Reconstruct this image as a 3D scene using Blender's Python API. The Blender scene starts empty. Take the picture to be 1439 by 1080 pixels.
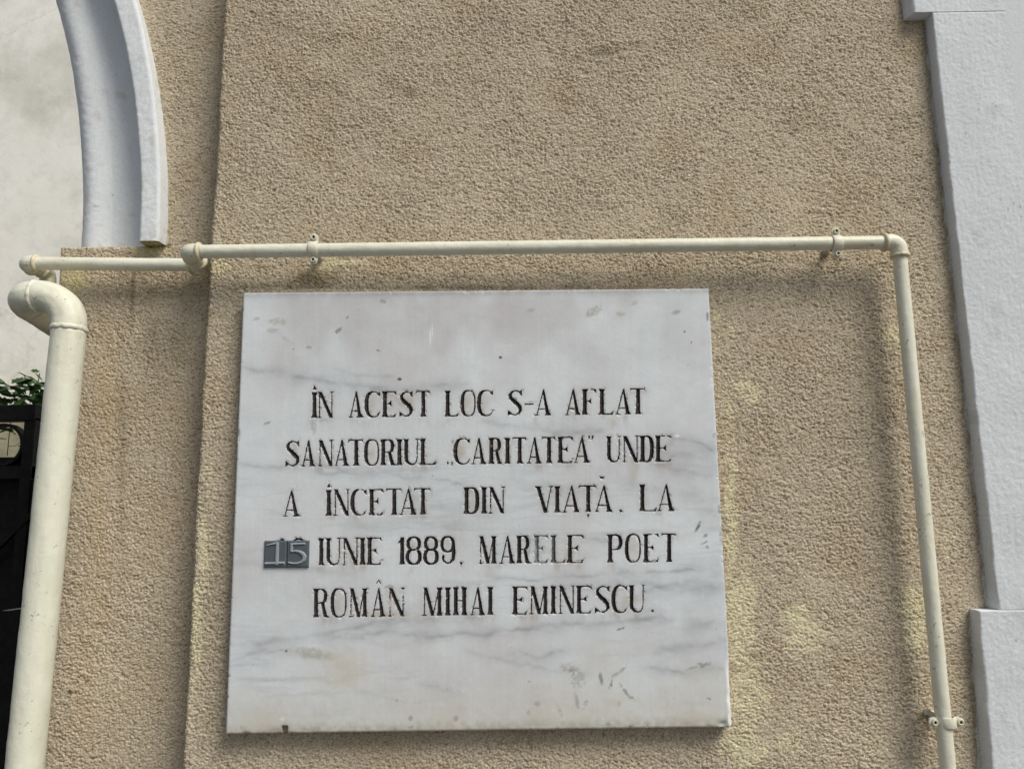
import bpy, math, random
import numpy as np
from mathutils import Vector, Matrix

random.seed(4)
SC = bpy.context.scene
COL = SC.collection

# ------------------------------------------------------------------ camera
F_PX = 1081.0                    # focal length in pixels of the 1439 px wide photograph
CX, CY = 719.5, 540.0
DIST = 1.44
CAM_H = 1.60
PITCH = math.atan(F_PX * 1.0 / 6980.0)
ROLL = math.radians(0.84)
cp, sp = math.cos(PITCH), math.sin(PITCH)
cr, sr = math.cos(ROLL), math.sin(ROLL)
Fv = np.array([0, cp, sp]); R0 = np.array([1.0, 0, 0]); U0 = np.array([0, -sp, cp])
Rv = cr * R0 - sr * U0
Uv = sr * R0 + cr * U0
CAM = np.array([0.0, -DIST, CAM_H])
cam_d = bpy.data.cameras.new('camera')
cam_d.sensor_width = 36.0
cam_d.lens = F_PX / 1439.0 * 36.0
cam_d.clip_start = 0.05
cam_d.clip_end = 400.0
cam = bpy.data.objects.new('camera', cam_d)
COL.objects.link(cam)
M = Matrix(((Rv[0], Uv[0], -Fv[0], CAM[0]), (Rv[1], Uv[1], -Fv[1], CAM[1]), (Rv[2], Uv[2], -Fv[2], CAM[2]), (0, 0, 0, 1)))
cam.matrix_world = M
SC.camera = cam

# ------------------------------------------------------------------ light
SUN_DIR = Vector((-1.05, 1.0, -1.75)).normalized()       # direction the light travels
to_sun = -SUN_DIR
elev = math.asin(to_sun.z)
azim = math.atan2(to_sun.x, to_sun.y)
W = bpy.data.worlds.new('World')
SC.world = W
W.use_nodes = True
wn = W.node_tree
wn.nodes.clear()
sky = wn.nodes.new('ShaderNodeTexSky')
sky.sky_type = 'NISHITA'
sky.sun_disc = False
sky.sun_elevation = elev
sky.sun_rotation = azim
sky.air_density = 1.0
sky.dust_density = 3.0
bg = wn.nodes.new('ShaderNodeBackground')
bg.inputs[1].default_value = 0.05
wo = wn.nodes.new('ShaderNodeOutputWorld')
veil = wn.nodes.new('ShaderNodeHueSaturation')        # thin cloud veil takes some blue out of the sky
veil.inputs['Saturation'].default_value = 0.62
wn.links.new(sky.outputs[0], veil.inputs['Color'])
wn.links.new(veil.outputs[0], bg.inputs[0])
wn.links.new(bg.outputs[0], wo.inputs[0])
sun_d = bpy.data.lights.new('sun', 'SUN')
sun_d.energy = 1.5
sun_d.angle = math.radians(28)
sun_d.color = (1.0, 0.965, 0.87)
sun = bpy.data.objects.new('sun', sun_d)
sun.rotation_euler = SUN_DIR.to_track_quat('-Z', 'Y').to_euler()
COL.objects.link(sun)
SC.view_settings.view_transform = 'Standard'
SC.view_settings.look = 'None'
SC.view_settings.gamma = 1.0
SC.view_settings.use_curve_mapping = False
SC.view_settings.exposure = 0.90

# ------------------------------------------------------------------ helpers
def P(px, py, Y):
    """photo pixel -> (x, z) on the upright plane y = Y"""
    dx = (px - CX) / F_PX; dy = -(py - CY) / F_PX
    d = Fv + dx * Rv + dy * Uv
    t = (Y - CAM[1]) / d[1]
    p = CAM + t * d
    return float(p[0]), float(p[2])

def P3(px, py, Y):
    x, z = P(px, py, Y)
    return Vector((x, Y, z))

def PIX(x, y, z):
    """world -> photo pixels (arrays), used to lay stains where they are"""
    vx, vy, vz = x - CAM[0], y - CAM[1], z - CAM[2]
    f = vx * Fv[0] + vy * Fv[1] + vz * Fv[2]
    a = vx * Rv[0] + vy * Rv[1] + vz * Rv[2]
    b = vx * Uv[0] + vy * Uv[1] + vz * Uv[2]
    return CX + F_PX * a / f, CY - F_PX * b / f

def s2l(c):
    c = np.asarray(c, float) / 255.0
    return np.where(c <= 0.04045, c / 12.92, ((c + 0.055) / 1.055) ** 2.4)

def thing(name, label, cat, loc=(0, 0, 0), group=None):
    o = bpy.data.objects.new(name, None)
    o.empty_display_size = 0.05
    COL.objects.link(o)
    o.location = loc
    o['label'] = label; o['category'] = cat
    if group: o['group'] = group
    return o

def link(name, me, mat, parent=None):
    o = bpy.data.objects.new(name, me)
    if mat is not None and not me.materials: me.materials.append(mat)
    COL.objects.link(o)
    if parent is not None:
        o.parent = parent
        wp = Vector(parent.location)          # mesh parts sit at the world origin themselves
        o.matrix_parent_inverse = Matrix.Translation(-wp)
    return o

def np_mesh(name, V, Q, colors=None, smooth=True):
    """vertices Nx3 and quads Mx4 -> mesh"""
    me = bpy.data.meshes.new(name)
    V = np.ascontiguousarray(V, dtype=np.float32); Q = np.ascontiguousarray(Q, dtype=np.int32)
    me.vertices.add(len(V)); me.vertices.foreach_set('co', V.ravel())
    k = Q.shape[1]
    me.loops.add(Q.size); me.loops.foreach_set('vertex_index', Q.ravel())
    me.polygons.add(len(Q))
    me.polygons.foreach_set('loop_start', np.arange(0, Q.size, k, dtype=np.int32))
    me.polygons.foreach_set('loop_total', np.full(len(Q), k, dtype=np.int32))
    me.update(calc_edges=True)
    me.polygons.foreach_set('use_smooth', np.full(len(Q), smooth, dtype=bool))
    if colors is not None:
        at = me.color_attributes.new('tint', 'FLOAT_COLOR', 'POINT')
        c = np.ones((len(V), 4), dtype=np.float32); c[:, :3] = colors
        at.data.foreach_set('color', c.ravel())
    return me

def grid_quads(nr, nc, flip=False):
    i = np.arange(nr * nc).reshape(nr, nc)
    a, b, c, d = i[:-1, :-1], i[:-1, 1:], i[1:, 1:], i[1:, :-1]
    q = np.stack([a, b, c, d], -1).reshape(-1, 4)
    return q[:, ::-1] if flip else q

def compact(V, Q, *cols):
    used = np.unique(Q)
    m = np.full(len(V), -1, dtype=np.int64); m[used] = np.arange(len(used))
    return (V[used], m[Q]) + tuple(c[used] for c in cols)

def poly_mesh(name, verts, faces, smooth=False):
    me = bpy.data.meshes.new(name)
    me.from_pydata([tuple(v) for v in verts], [], faces)
    me.update()
    if smooth:
        for p in me.polygons: p.use_smooth = True
    return me

_rng = np.random.default_rng(11)
_T = _rng.random((8, 512, 512)).astype(np.float32) * 2 - 1
def vn(x, y, layer=0):
    """smooth value noise, one cell per unit, -1..1"""
    xi = np.floor(x); yi = np.floor(y)
    fx = x - xi; fy = y - yi
    xi = xi.astype(np.int64) & 511; yi = yi.astype(np.int64) & 511
    xj = (xi + 1) & 511; yj = (yi + 1) & 511
    fx = fx * fx * (3 - 2 * fx); fy = fy * fy * (3 - 2 * fy)
    T = _T[layer & 7]
    return (T[yi, xi] * (1 - fx) + T[yi, xj] * fx) * (1 - fy) + (T[yj, xi] * (1 - fx) + T[yj, xj] * fx) * fy

def fbm(x, y, o=4, layer=0):
    s = 0; a = 1.0; n = 0
    for k in range(o):
        s = s + a * vn(x * 2 ** k + 17.3 * k, y * 2 ** k + 9.1 * k, layer + k); n += a; a *= 0.5
    return s / n * 1.5

def sstep(a, b, x):
    t = np.clip((x - a) / (b - a), 0, 1)
    return t * t * (3 - 2 * t)

def blob(px, py, cx, cy, rx, ry, ang=0.0):
    c, s = math.cos(math.radians(ang)), math.sin(math.radians(ang))
    dx, dy = px - cx, py - cy
    u = (dx * c + dy * s) / rx; v = (-dx * s + dy * c) / ry
    return np.exp(-(u * u + v * v))

def mixc(C, col, m):
    m = np.clip(m, 0, 1)[..., None]
    return C * (1 - m) + np.asarray(col) * m

# ------------------------------------------------------------------ materials
def nodes_of(name):
    m = bpy.data.materials.new(name); m.use_nodes = True
    nt = m.node_tree
    return m, nt, nt.nodes['Principled BSDF']

def tex_noise(nt, scale, detail=4, rough=0.55, vec=None, stretch=None):
    n = nt.nodes.new('ShaderNodeTexNoise')
    n.inputs['Scale'].default_value = scale
    n.inputs['Detail'].default_value = detail
    n.inputs['Roughness'].default_value = rough
    tc = nt.nodes.new('ShaderNodeTexCoord')
    if stretch:
        mp = nt.nodes.new('ShaderNodeMapping'); mp.inputs['Scale'].default_value = stretch
        nt.links.new(tc.outputs['Object'], mp.inputs[0]); nt.links.new(mp.outputs[0], n.inputs['Vector'])
    else:
        nt.links.new(tc.outputs['Object'], n.inputs['Vector'])
    return n

def ramp(nt, src, stops):
    r = nt.nodes.new('ShaderNodeValToRGB')
    el = r.color_ramp.elements
    while len(el) < len(stops): el.new(0.5)
    for e, (p, c) in zip(el, stops):
        e.position = p; e.color = (c[0], c[1], c[2], 1) if hasattr(c, '__len__') else (c, c, c, 1)
    nt.links.new(src, r.inputs[0])
    return r

def mix(nt, mode, fac, a, b):
    n = nt.nodes.new('ShaderNodeMix'); n.data_type = 'RGBA'; n.blend_type = mode
    for s, v in ((0, fac), (6, a), (7, b)):
        if hasattr(v, 'is_output'): nt.links.new(v, n.inputs[s])
        elif s == 0: n.inputs[0].default_value = v
        else: n.inputs[s].default_value = (*v, 1)
    return n.outputs[2]

def bump(nt, b, pairs):
    prev = None
    for src, dist, st in pairs:
        bp = nt.nodes.new('ShaderNodeBump'); bp.inputs['Distance'].default_value = dist; bp.inputs['Strength'].default_value = st
        nt.links.new(src, bp.inputs['Height'])
        if prev: nt.links.new(prev, bp.inputs['Normal'])
        prev = bp.outputs[0]
    nt.links.new(prev, b.inputs['Normal'])

def mat_tint(name, rough, spec, bumps, lo, hi, scale, coarse=None):
    """vertex tint x grain noise"""
    m, nt, b = nodes_of(name)
    at = nt.nodes.new('ShaderNodeAttribute'); at.attribute_name = 'tint'
    n = tex_noise(nt, scale, 3)
    r = ramp(nt, n.outputs[0], [(0.3, lo), (0.7, hi)])
    c = mix(nt, 'MULTIPLY', 1.0, at.outputs['Color'], r.outputs[0])
    if coarse:
        n2 = tex_noise(nt, coarse[0], 5)
        c = mix(nt, 'MULTIPLY', 1.0, c, ramp(nt, n2.outputs[0], [(0.3, coarse[1]), (0.7, coarse[2])]).outputs[0])
    nt.links.new(c, b.inputs['Base Color'])
    b.inputs['Roughness'].default_value = rough
    b.inputs['Specular IOR Level'].default_value = spec
    if bumps:
        bump(nt, b, [(tex_noise(nt, s, 3, 0.6).outputs[0], d, st) for s, d, st in bumps])
    return m

STUCCO = s2l([194, 182, 161]) * 1.0
M_stucco = mat_tint('beige_roughcast', 0.92, 0.15, [(380, 0.0014, 0.8)], (0.70, 0.68, 0.65), (1.22, 1.21, 1.20), 430)
M_trim = mat_tint('white_masonry_paint', 0.75, 0.2, [(330, 0.0010, 0.6)], (0.91, 0.91, 0.91), (1.04, 1.04, 1.04), 260)
M_marble = mat_tint('grey_veined_marble', 0.5, 0.3, [(900, 0.0002, 0.2)], (0.96, 0.96, 0.965), (1.03, 1.03, 1.03), 520)
M_letter = mat_tint('black_letter_paint', 0.6, 0.3, [(700, 0.0006, 0.5)], (0.6, 0.6, 0.6), (1.5, 1.45, 1.4), 420)

def mat_simple_stucco():
    m, nt, b = nodes_of('beige_roughcast_far')
    n = tex_noise(nt, 260, 3)
    c = ramp(nt, n.outputs[0], [(0.3, tuple(STUCCO * 0.6)), (0.6, tuple(STUCCO * 1.05))])
    nt.links.new(c.outputs[0], b.inputs['Base Color'])
    b.inputs['Roughness'].default_value = 0.92
    bump(nt, b, [(tex_noise(nt, 200, 3, 0.6).outputs[0], 0.004, 0.9)])
    return m
M_stucco_far = mat_simple_stucco()

def mat_paint(name, base, dirt, specks=0.5):
    m, nt, b = nodes_of(name)
    n = tex_noise(nt, 9, 5, 0.6)
    c = mix(nt, 'MIX', ramp(nt, n.outputs[0], [(0.42, 0.0), (0.78, 0.45)]).outputs[0], base, dirt)
    sp_ = tex_noise(nt, 170, 2, 0.5)
    big_ = tex_noise(nt, 14, 3, 0.6)
    thr = ramp(nt, big_.outputs[0], [(0.45, 0.0), (0.62, 1.0)])
    k0 = ramp(nt, sp_.outputs[0], [(0.66, 0.0), (0.69, specks)])
    k = nt.nodes.new('ShaderNodeMath'); k.operation = 'MULTIPLY'
    nt.links.new(k0.outputs[0], k.inputs[0]); nt.links.new(thr.outputs[0], k.inputs[1])
    ch_ = tex_noise(nt, 48, 5, 0.65)
    c = mix(nt, 'MIX', ramp(nt, ch_.outputs[0], [(0.66, 0.0), (0.69, 0.55)]).outputs[0], c, (0.30, 0.235, 0.15))
    c = mix(nt, 'MIX', k.outputs[0], c, (0.10, 0.085, 0.06))
    st = tex_noise(nt, 60, 4, 0.6, stretch=(1, 1, 0.15))
    c = mix(nt, 'MULTIPLY', 0.5, c, ramp(nt, st.outputs[0], [(0.3, (0.86, 0.86, 0.84)), (0.6, 1.0)]).outputs[0])
    nt.links.new(c, b.inputs['Base Color'])
    b.inputs['Roughness'].default_value = 0.46
    b.inputs['Specular IOR Level'].default_value = 0.45
    bump(nt, b, [(tex_noise(nt, 55, 4, 0.6).outputs[0], 0.0022, 0.5), (tex_noise(nt, 130, 2, 0.5, stretch=(1, 1, .3)).outputs[0], 0.0006, 0.4), (sp_.outputs[0], 0.0006, 0.3)])
    return m
M_pipe = mat_paint('cream_pipe_paint', tuple(s2l([228, 227, 210])), tuple(s2l([196, 186, 150])), 0.8)
M_collar = mat_paint('rust_stained_collar_paint', tuple(s2l([220, 212, 184])), tuple(s2l([150, 118, 78])), 0.9)
M_pipe_big = mat_paint('pale_riser_paint', tuple(s2l([228, 228, 210])), tuple(s2l([206, 202, 178])), 0.6)

def mat_iron():
    m, nt, b = nodes_of('black_gate_paint')
    n = tex_noise(nt, 60, 4)
    c = ramp(nt, n.outputs[0], [(0.3, (0.004, 0.004, 0.0045)), (0.7, (0.012, 0.011, 0.011))])
    nt.links.new(c.outputs[0], b.inputs['Base Color'])
    b.inputs['Roughness'].default_value = 0.55
    b.inputs['Specular IOR Level'].default_value = 0.12
    bump(nt, b, [(n.outputs[0], 0.002, 0.4)])
    return m
M_iron = mat_iron()

def mat_flat(name, col, rough=0.6, scale=80, var=0.15, metal=0.0, spec=0.4):
    m, nt, b = nodes_of(name)
    n = tex_noise(nt, scale, 4)
    col = np.asarray(col)
    c = ramp(nt, n.outputs[0], [(0.3, tuple(col * (1 - var))), (0.7, tuple(col * (1 + var)))])
    nt.links.new(c.outputs[0], b.inputs['Base Color'])
    b.inputs['Roughness'].default_value = rough
    b.inputs['Metallic'].default_value = metal
    b.inputs['Specular IOR Level'].default_value = spec
    return m
M_plate = mat_flat('grey_number_plastic', s2l([84, 92, 98]), 0.38, 200, 0.06)
M_digit = mat_flat('grey_digit_plastic', s2l([146, 154, 158]), 0.25, 200, 0.05)
M_screw = mat_flat('painted_screw', s2l([205, 200, 180]), 0.5, 300, 0.15)
M_hole = mat_flat('dark_screw_recess', (0.02, 0.018, 0.015), 0.7)
M_wire = mat_flat('grey_wire', s2l([150, 146, 130]), 0.5)

def mat_back():
    m, nt, b = nodes_of('weathered_white_plaster')
    n = tex_noise(nt, 1.6, 7, 0.62)
    c = ramp(nt, n.outputs[0], [(0.36, tuple(s2l([216, 215, 207]))), (0.50, tuple(s2l([236, 235, 229]))), (0.66, tuple(s2l([243, 242, 237])))])
    n2 = tex_noise(nt, 6, 6, 0.7)
    c2 = mix(nt, 'MULTIPLY', 0.7, c.outputs[0], ramp(nt, n2.outputs[0], [(0.32, (0.78, 0.78, 0.76)), (0.52, 1.0)]).outputs[0])
    cr_ = nt.nodes.new('ShaderNodeTexVoronoi'); cr_.feature = 'DISTANCE_TO_EDGE'; cr_.inputs['Scale'].default_value = 0.7
    tc = nt.nodes.new('ShaderNodeTexCoord')
    wn_ = tex_noise(nt, 3, 5, 0.7)
    mx = mix(nt, 'ADD', 0.35, tc.outputs['Object'], wn_.outputs[1])
    nt.links.new(mx, cr_.inputs['Vector'])
    c3 = mix(nt, 'MULTIPLY', 0.5, c2, ramp(nt, cr_.outputs[0], [(0.0, (0.7, 0.7, 0.68)), (0.006, 1.0)]).outputs[0])
    nt.links.new(c3, b.inputs['Base Color'])
    b.inputs['Roughness'].default_value = 0.9
    bump(nt, b, [(n2.outputs[0], 0.006, 0.5)])
    return m
M_back = mat_back()

def mat_leaf():
    m, nt, b = nodes_of('vine_leaf')
    oi = nt.nodes.new('ShaderNodeObjectInfo')
    c = ramp(nt, oi.outputs['Random'], [(0.0, (0.05, 0.12, 0.03)), (0.5, (0.08, 0.18, 0.045)), (1.0, (0.14, 0.26, 0.06))])
    n = tex_noise(nt, 120, 3)
    cc = mix(nt, 'MULTIPLY', 0.6, c.outputs[0], ramp(nt, n.outputs[0], [(0.3, 0.6), (0.7, 1.0)]).outputs[0])
    nt.links.new(cc, b.inputs['Base Color'])
    b.inputs['Roughness'].default_value = 0.5
    b.inputs['Transmission Weight'].default_value = 0.0
    return m
M_leaf = mat_leaf()
M_stem = mat_flat('vine_stem', (0.07, 0.075, 0.035), 0.7)
M_pave = mat_flat('pavement_concrete', (0.10, 0.098, 0.092), 0.9, 30, 0.2)

# ------------------------------------------------------------------ facade levels
Y_PIL = 0.0          # pilaster face
Y_REC = 0.070        # recessed wall left of the pilaster
Z_TOP = P(700, 0, 0)[1] + 0.045
Z_BOT = P(700, 1080, 0)[1] - 0.045
ZR_BOT = P(100, 1080, Y_REC)[1] - 0.05
ZR_TOP = P(150, 0, Y_REC)[1] + 0.06

house = thing('house_facade', 'beige roughcast house front with white trim and arched gateway, behind the marble plaque', 'house')

def stucco_h(s, z):
    """relief of the roughcast in metres: flat grains with torn pits between them"""
    w1 = vn(s / 0.011, z / 0.011, 5) * 0.0022
    a = vn((s + w1) / 0.0028, (z + w1) / 0.0020, 0)
    b = vn((s + w1 * .5) / 0.0021, (z - w1) / 0.0017, 1)
    c = vn(s / 0.0085, z / 0.0060, 2)
    n = 0.66 * a + 0.66 * b + 0.22 * c
    rough = 1.0 + 0.45 * fbm(s / 0.07, z / 0.05, 3, 6)
    h = (np.tanh(2.4 * (n + 0.18)) * 0.00088 + 0.0003 * n) * rough
    pit = sstep(0.34, 0.72, vn((s + w1) / 0.0038 + 31, (z - w1) / 0.0020 + 12, 7))
    h = h - 0.0017 * pit
    h = h + 0.0005 * sstep(.2, .7, vn(s / 0.030, z / 0.012, 4))
    h = h + fbm(s / 0.12, z / 0.12, 3, 3) * 0.0010
    return h

def stucco_color(s, z, px, py, pil):
    C = np.broadcast_to(STUCCO, s.shape + (3,)).copy()
    big = fbm(s / 0.22, z / 0.22, 4, 2)
    C *= (1 + 0.07 * big)[..., None]
    brn = sstep(0.05, 0.9, fbm(s / 0.10 + 7, z / 0.10 + 3, 4, 4))
    C = mixc(C, s2l([180, 160, 130]), brn * 0.35)
    grit = np.random.default_rng(5).normal(0, 1, s.shape)
    C *= np.clip(1 + 0.13 * grit, .6, 1.4)[..., None]
    C = mixc(C, s2l([214, 205, 184]), sstep(1.3, 2.0, grit) * .6)
    speck = sstep(0.35, 0.7, vn(s / 0.0034, z / 0.0026, 6))
    C = mixc(C, s2l([138, 118, 92]), speck * 0.6)
    grain = 0.5 + 0.5 * vn(s / 0.0045, z / 0.0035, 7)
    tear = 0.5 + 0.5 * fbm(px / 14.0, py / 14.0, 4, 1)
    YEL = s2l([230, 224, 186]); CRM = s2l([222, 214, 184])
    m = np.zeros(s.shape)
    if pil:
        L = [(1030, 470, 10, 50, .5), (1024, 600, 10, 80, .6), (1028, 740, 10, 110, .85), (1044, 880, 22, 90, .95), (1052, 985, 30, 60, .95),
             (1046, 1050, 40, 30, .8), (1052, 548, 26, 30, .6), (1255, 468, 13, 14, 1.1), (1288, 862, 20, 50, .95), (1128, 885, 34, 40, .8),
             (1330, 770, 6, 26, .7), (1110, 1040, 40, 24, .6), (1345, 960, 18, 60, .5), (1240, 1050, 40, 30, .5), (1010, 430, 10, 30, .6),
             (294, 670, 9, 50, .55), (286, 770, 11, 80, .75), (276, 880, 11, 80, .75), (267, 980, 9, 60, .65), (324, 700, 6, 200, .35), (306, 800, 9, 200, .3),
             (302, 374, 18, 9, 1.2), (476, 368, 34, 5, 1.2), (455, 385, 14, 12, .8), (500, 409, 170, 3.5, .8), (1330, 700, 16, 80, .35), (850, 1045, 120, 14, .3), (1200, 960, 50, 60, .35)]
        for cx_, cy_, rx, ry, k in L:
            m = np.maximum(m, k * blob(px, py, cx_, cy_, rx * 1.25, ry * 1.2))
        m = sstep(0.36, 0.70, m * (0.55 + 0.9 * tear) + 0.16 * (grain - .5) + 0.05 * grit) * (0.55 + 0.45 * grain)
        C = mixc(C, YEL, m * 0.68)
        w = np.maximum(blob(px, py, 1243, 192, 3, 9, -20), blob(px, py, 1341, 762, 3, 22, -8))
        C = mixc(C, s2l([218, 212, 188]), sstep(.35, .9, w * (.5 + tear)) * 0.6)
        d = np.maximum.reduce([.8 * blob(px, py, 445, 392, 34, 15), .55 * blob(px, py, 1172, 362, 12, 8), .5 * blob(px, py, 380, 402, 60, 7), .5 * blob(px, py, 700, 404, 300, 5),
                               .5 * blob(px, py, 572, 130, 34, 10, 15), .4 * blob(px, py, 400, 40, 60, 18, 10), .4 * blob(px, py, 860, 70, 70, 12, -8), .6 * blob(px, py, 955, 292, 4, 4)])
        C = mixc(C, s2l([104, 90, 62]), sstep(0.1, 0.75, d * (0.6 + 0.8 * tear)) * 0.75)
        # ragged white paint smeared over the roughcast beside the trim
        for (xa, ya, xb, yb) in ((1300, 30, 1389, 855), (1362, 862, 1377, 1085), (1266, 0, 1273, 25)):
            t = np.clip((py - ya) / (yb - ya), 0, 1)
            dist = (xa + (xb - xa) * t) - px
            inr = (py > ya - 3) & (py < yb + 3)
            rag = 1.2 + 3.2 * np.clip(fbm(py / 22.0, px * 0 + 3, 4, 6), -0.6, 1)
            C = mixc(C, s2l([200, 198, 190]), inr * sstep(rag + 0.8, rag - 0.8, dist))
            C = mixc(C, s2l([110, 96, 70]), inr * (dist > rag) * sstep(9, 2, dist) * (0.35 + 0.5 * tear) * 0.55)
    else:
        L = [(150, 560, 16, 110, .9), (140, 760, 15, 120, .8), (120, 950, 14, 100, .7), (118, 620, 10, 60, .6)]
        for cx_, cy_, rx, ry, k in L:
            m = np.maximum(m, k * blob(px, py, cx_, cy_, rx, ry))
        C = mixc(C, s2l([196, 170, 128]), m * (0.15 + 0.25 * tear))
        y = np.maximum(blob(px, py, 105, 395, 22, 26), 1.2 * blob(px, py, 215, 352, 30, 7))
        C = mixc(C, s2l([206, 196, 150]), sstep(.25, .8, y * (.5 + tear)) * .7)
        st = sstep(5, 1.0, np.abs(px - (190 - (py - 360) * 0.05) - 2.0 * vn(py / 25.0, py * 0, 2))) * sstep(350, 370, py) * sstep(500, 420, py)
        st2 = blob(px, py, 212, 470, 14, 90) * 0.3 + blob(px, py, 172, 640, 8, 150) * 0.3
        C = mixc(C, s2l([112, 98, 72]), (st * .55 + st2) * (0.5 + 0.6 * tear))
        k = np.maximum.reduce([blob(px, py, 99, 972, 5, 4), blob(px, py, 124, 955, 3, 3), .9 * blob(px, py, 238, 345, 6, 4), .6 * blob(px, py, 212, 348, 20, 4)])
        C = mixc(C, s2l([66, 56, 40]), sstep(.3, .8, k) * .8)
    return C

# ---- pilaster: dense relief sheet that wraps round its left arris
def arris(z):
    zt = P(316, 0, 0)[1]; zb = P(255, 1080, 0)[1]
    xt = P(316, 0, 0)[0]; xb = P(255, 1080, 0)[0]
    return xb + (xt - xb) * (z - zb) / (zt - zb)

STEP = 0.0014
x_right_end = P(1439, 540, 0)[0] + 0.05
zs = np.arange(Z_BOT, Z_TOP, STEP)
ret = np.arange(-Y_REC, 0, STEP)                     # return face
fr = np.arange(0, x_right_end - arris(1.6), STEP)
S = np.concatenate([ret, fr])
SS, ZZ = np.meshgrid(S, zs)
XL = arris(ZZ) + 0.0016 * vn(ZZ / 0.05, ZZ * 0, 3)
rc = 0.007
# rounded corner: blend of the two faces
on_front = SS >= 0
X = np.where(on_front, XL + SS, XL); Y = np.where(on_front, 0.0, -SS)
cr1 = np.clip(1 - np.abs(SS) / rc, 0, 1) ** 2 * rc * 0.32
X = X + cr1; Y = Y + cr1
nb = sstep(-rc, rc, SS)
NX = -(1 - nb); NY = -nb
nl = np.sqrt(NX ** 2 + NY ** 2); NX /= nl; NY /= nl
H = stucco_h(SS + 3.0, ZZ)
X2 = X + NX * H; Y2 = Y + NY * H
ppx, ppy = PIX(X, Y, ZZ)
colr = stucco_color(SS + 3.0, ZZ, ppx, ppy, True)
V = np.stack([X2, Y2, ZZ + H * 0.25], -1).reshape(-1, 3)
Q = grid_quads(*SS.shape)
pf = ppx.reshape(-1)[Q].mean(1); qf = ppy.reshape(-1)[Q].mean(1)
hide = ((pf > 352) & (pf < 988) & (qf > 425) & (qf < 1008)) | ((pf > 1400) & (qf > 40))
V1, Q1, c1 = compact(V, Q[~hide], colr.reshape(-1, 3))
link('pilaster', np_mesh('pilaster', V1, Q1, c1), M_stucco, house)

# ---- archway geometry (traced at their own depths, on concentric arcs)
Z_SPR = P(150, 347, Y_REC)[1]
def arc_of(xs_px, xt_px, Yd, ys=345.0):
    x0, z0 = P(xs_px, ys, Yd); x1, z1 = P(xt_px, 0, Yd)
    dx = x0 - x1; dz = z1 - Z_SPR
    R = (dz * dz + dx * dx) / (2 * dx)
    return x0, R
x_in, R_in = arc_of(111, 75.6, Y_REC + 0.055)
x_bd, R_bd = arc_of(193.5, 158, Y_REC - 0.033)
R_C = 0.5 * (R_in + R_bd)
XC = x_bd - R_C - 0.02
print('ARCH', x_in, R_in, x_bd, R_bd, XC)
# the rise is a touch flatter than a circle: ellipse with a common centre line
def arc_pts(x_spr, R_fit, n0, n1, n):
    a = x_spr - XC                         # half span of this line
    b = math.sqrt(a * R_fit)               # same curvature at the springing
    t = np.linspace(n0, n1, n)
    return XC + a * np.cos(t), Z_SPR + b * np.sin(t)

def arc_x_at(x_spr, R_fit, z):
    a = x_spr - XC; b = math.sqrt(a * R_fit)
    u = np.clip((z - Z_SPR) / b, 0, 0.999)
    return XC + a * np.sqrt(1 - u * u)

# ---- recessed wall: jamb below the springing and spandrel beside the arch
x_jamb_t = P(85, 352, Y_REC)[0]
x_band_r, R_band_r = arc_of(235, 194.5, Y_REC)
xr = arris(1.6) + 0.03
def rec_sheet(z0, z1, left_fn, wrap, name):
    zs = np.arange(z0, z1, STEP)
    n_f = int((xr - left_fn(np.array([z0]))[0]) / STEP)
    sf = np.arange(0, n_f + 1) * STEP
    if wrap: sf = np.concatenate([np.arange(-0.30, -0.012, 0.01), np.arange(-0.012, 0, STEP), sf])
    SS, ZZ = np.meshgrid(sf, zs)
    XLf = left_fn(ZZ)
    front = SS >= 0
    if wrap: ZZ = ZZ - sstep(z1 - .02, z1, ZZ) * 0.0035 * (0.5 + 0.5 * vn(SS / .012, SS * 0 + 4, 5))
    X = np.where(front, XLf + SS * ((xr - XLf) / (n_f * STEP)), XLf); Y = np.where(front, Y_REC, Y_REC - SS)
    k = np.clip(1 - np.abs(SS) / 0.006, 0, 1) ** 2 * 0.002
    X = X + k; Y = Y + k
    Hh = stucco_h(X + 7.0, ZZ)
    nb = sstep(-.006, .006, SS)
    px, py = PIX(X, Y, ZZ)
    C = stucco_color(X + 7.0, ZZ, px, py, False)
    V = np.stack([X - (1 - nb) * Hh, Y - nb * Hh, ZZ + Hh * .25], -1)
    if wrap:                                   # top ledge of the impost
        top = V[-1:].copy(); mid = V[-1:].copy(); mid[..., 2] = Z_SPR; top[..., 2] = Z_SPR; top[..., 1] = np.maximum(top[..., 1], Y_REC + 0.14)
        V = np.concatenate([V, mid, top]); C = np.concatenate([C, C[-1:], C[-1:]])
    Q = grid_quads(V.shape[0], V.shape[1])
    return link(name, np_mesh(name, V.reshape(-1, 3), Q, C.reshape(-1, 3)), M_stucco, house)
rec_sheet(ZR_BOT, Z_SPR - 0.0001, lambda z: x_jamb_t + 0 * z + 0.0015 * vn(z / .04, z * 0, 2), True, 'jamb_wall')
rec_sheet(Z_SPR + 0.0005, ZR_TOP, lambda z: arc_x_at(x_band_r, R_band_r, z) - 0.02, False, 'recessed_wall')

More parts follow.
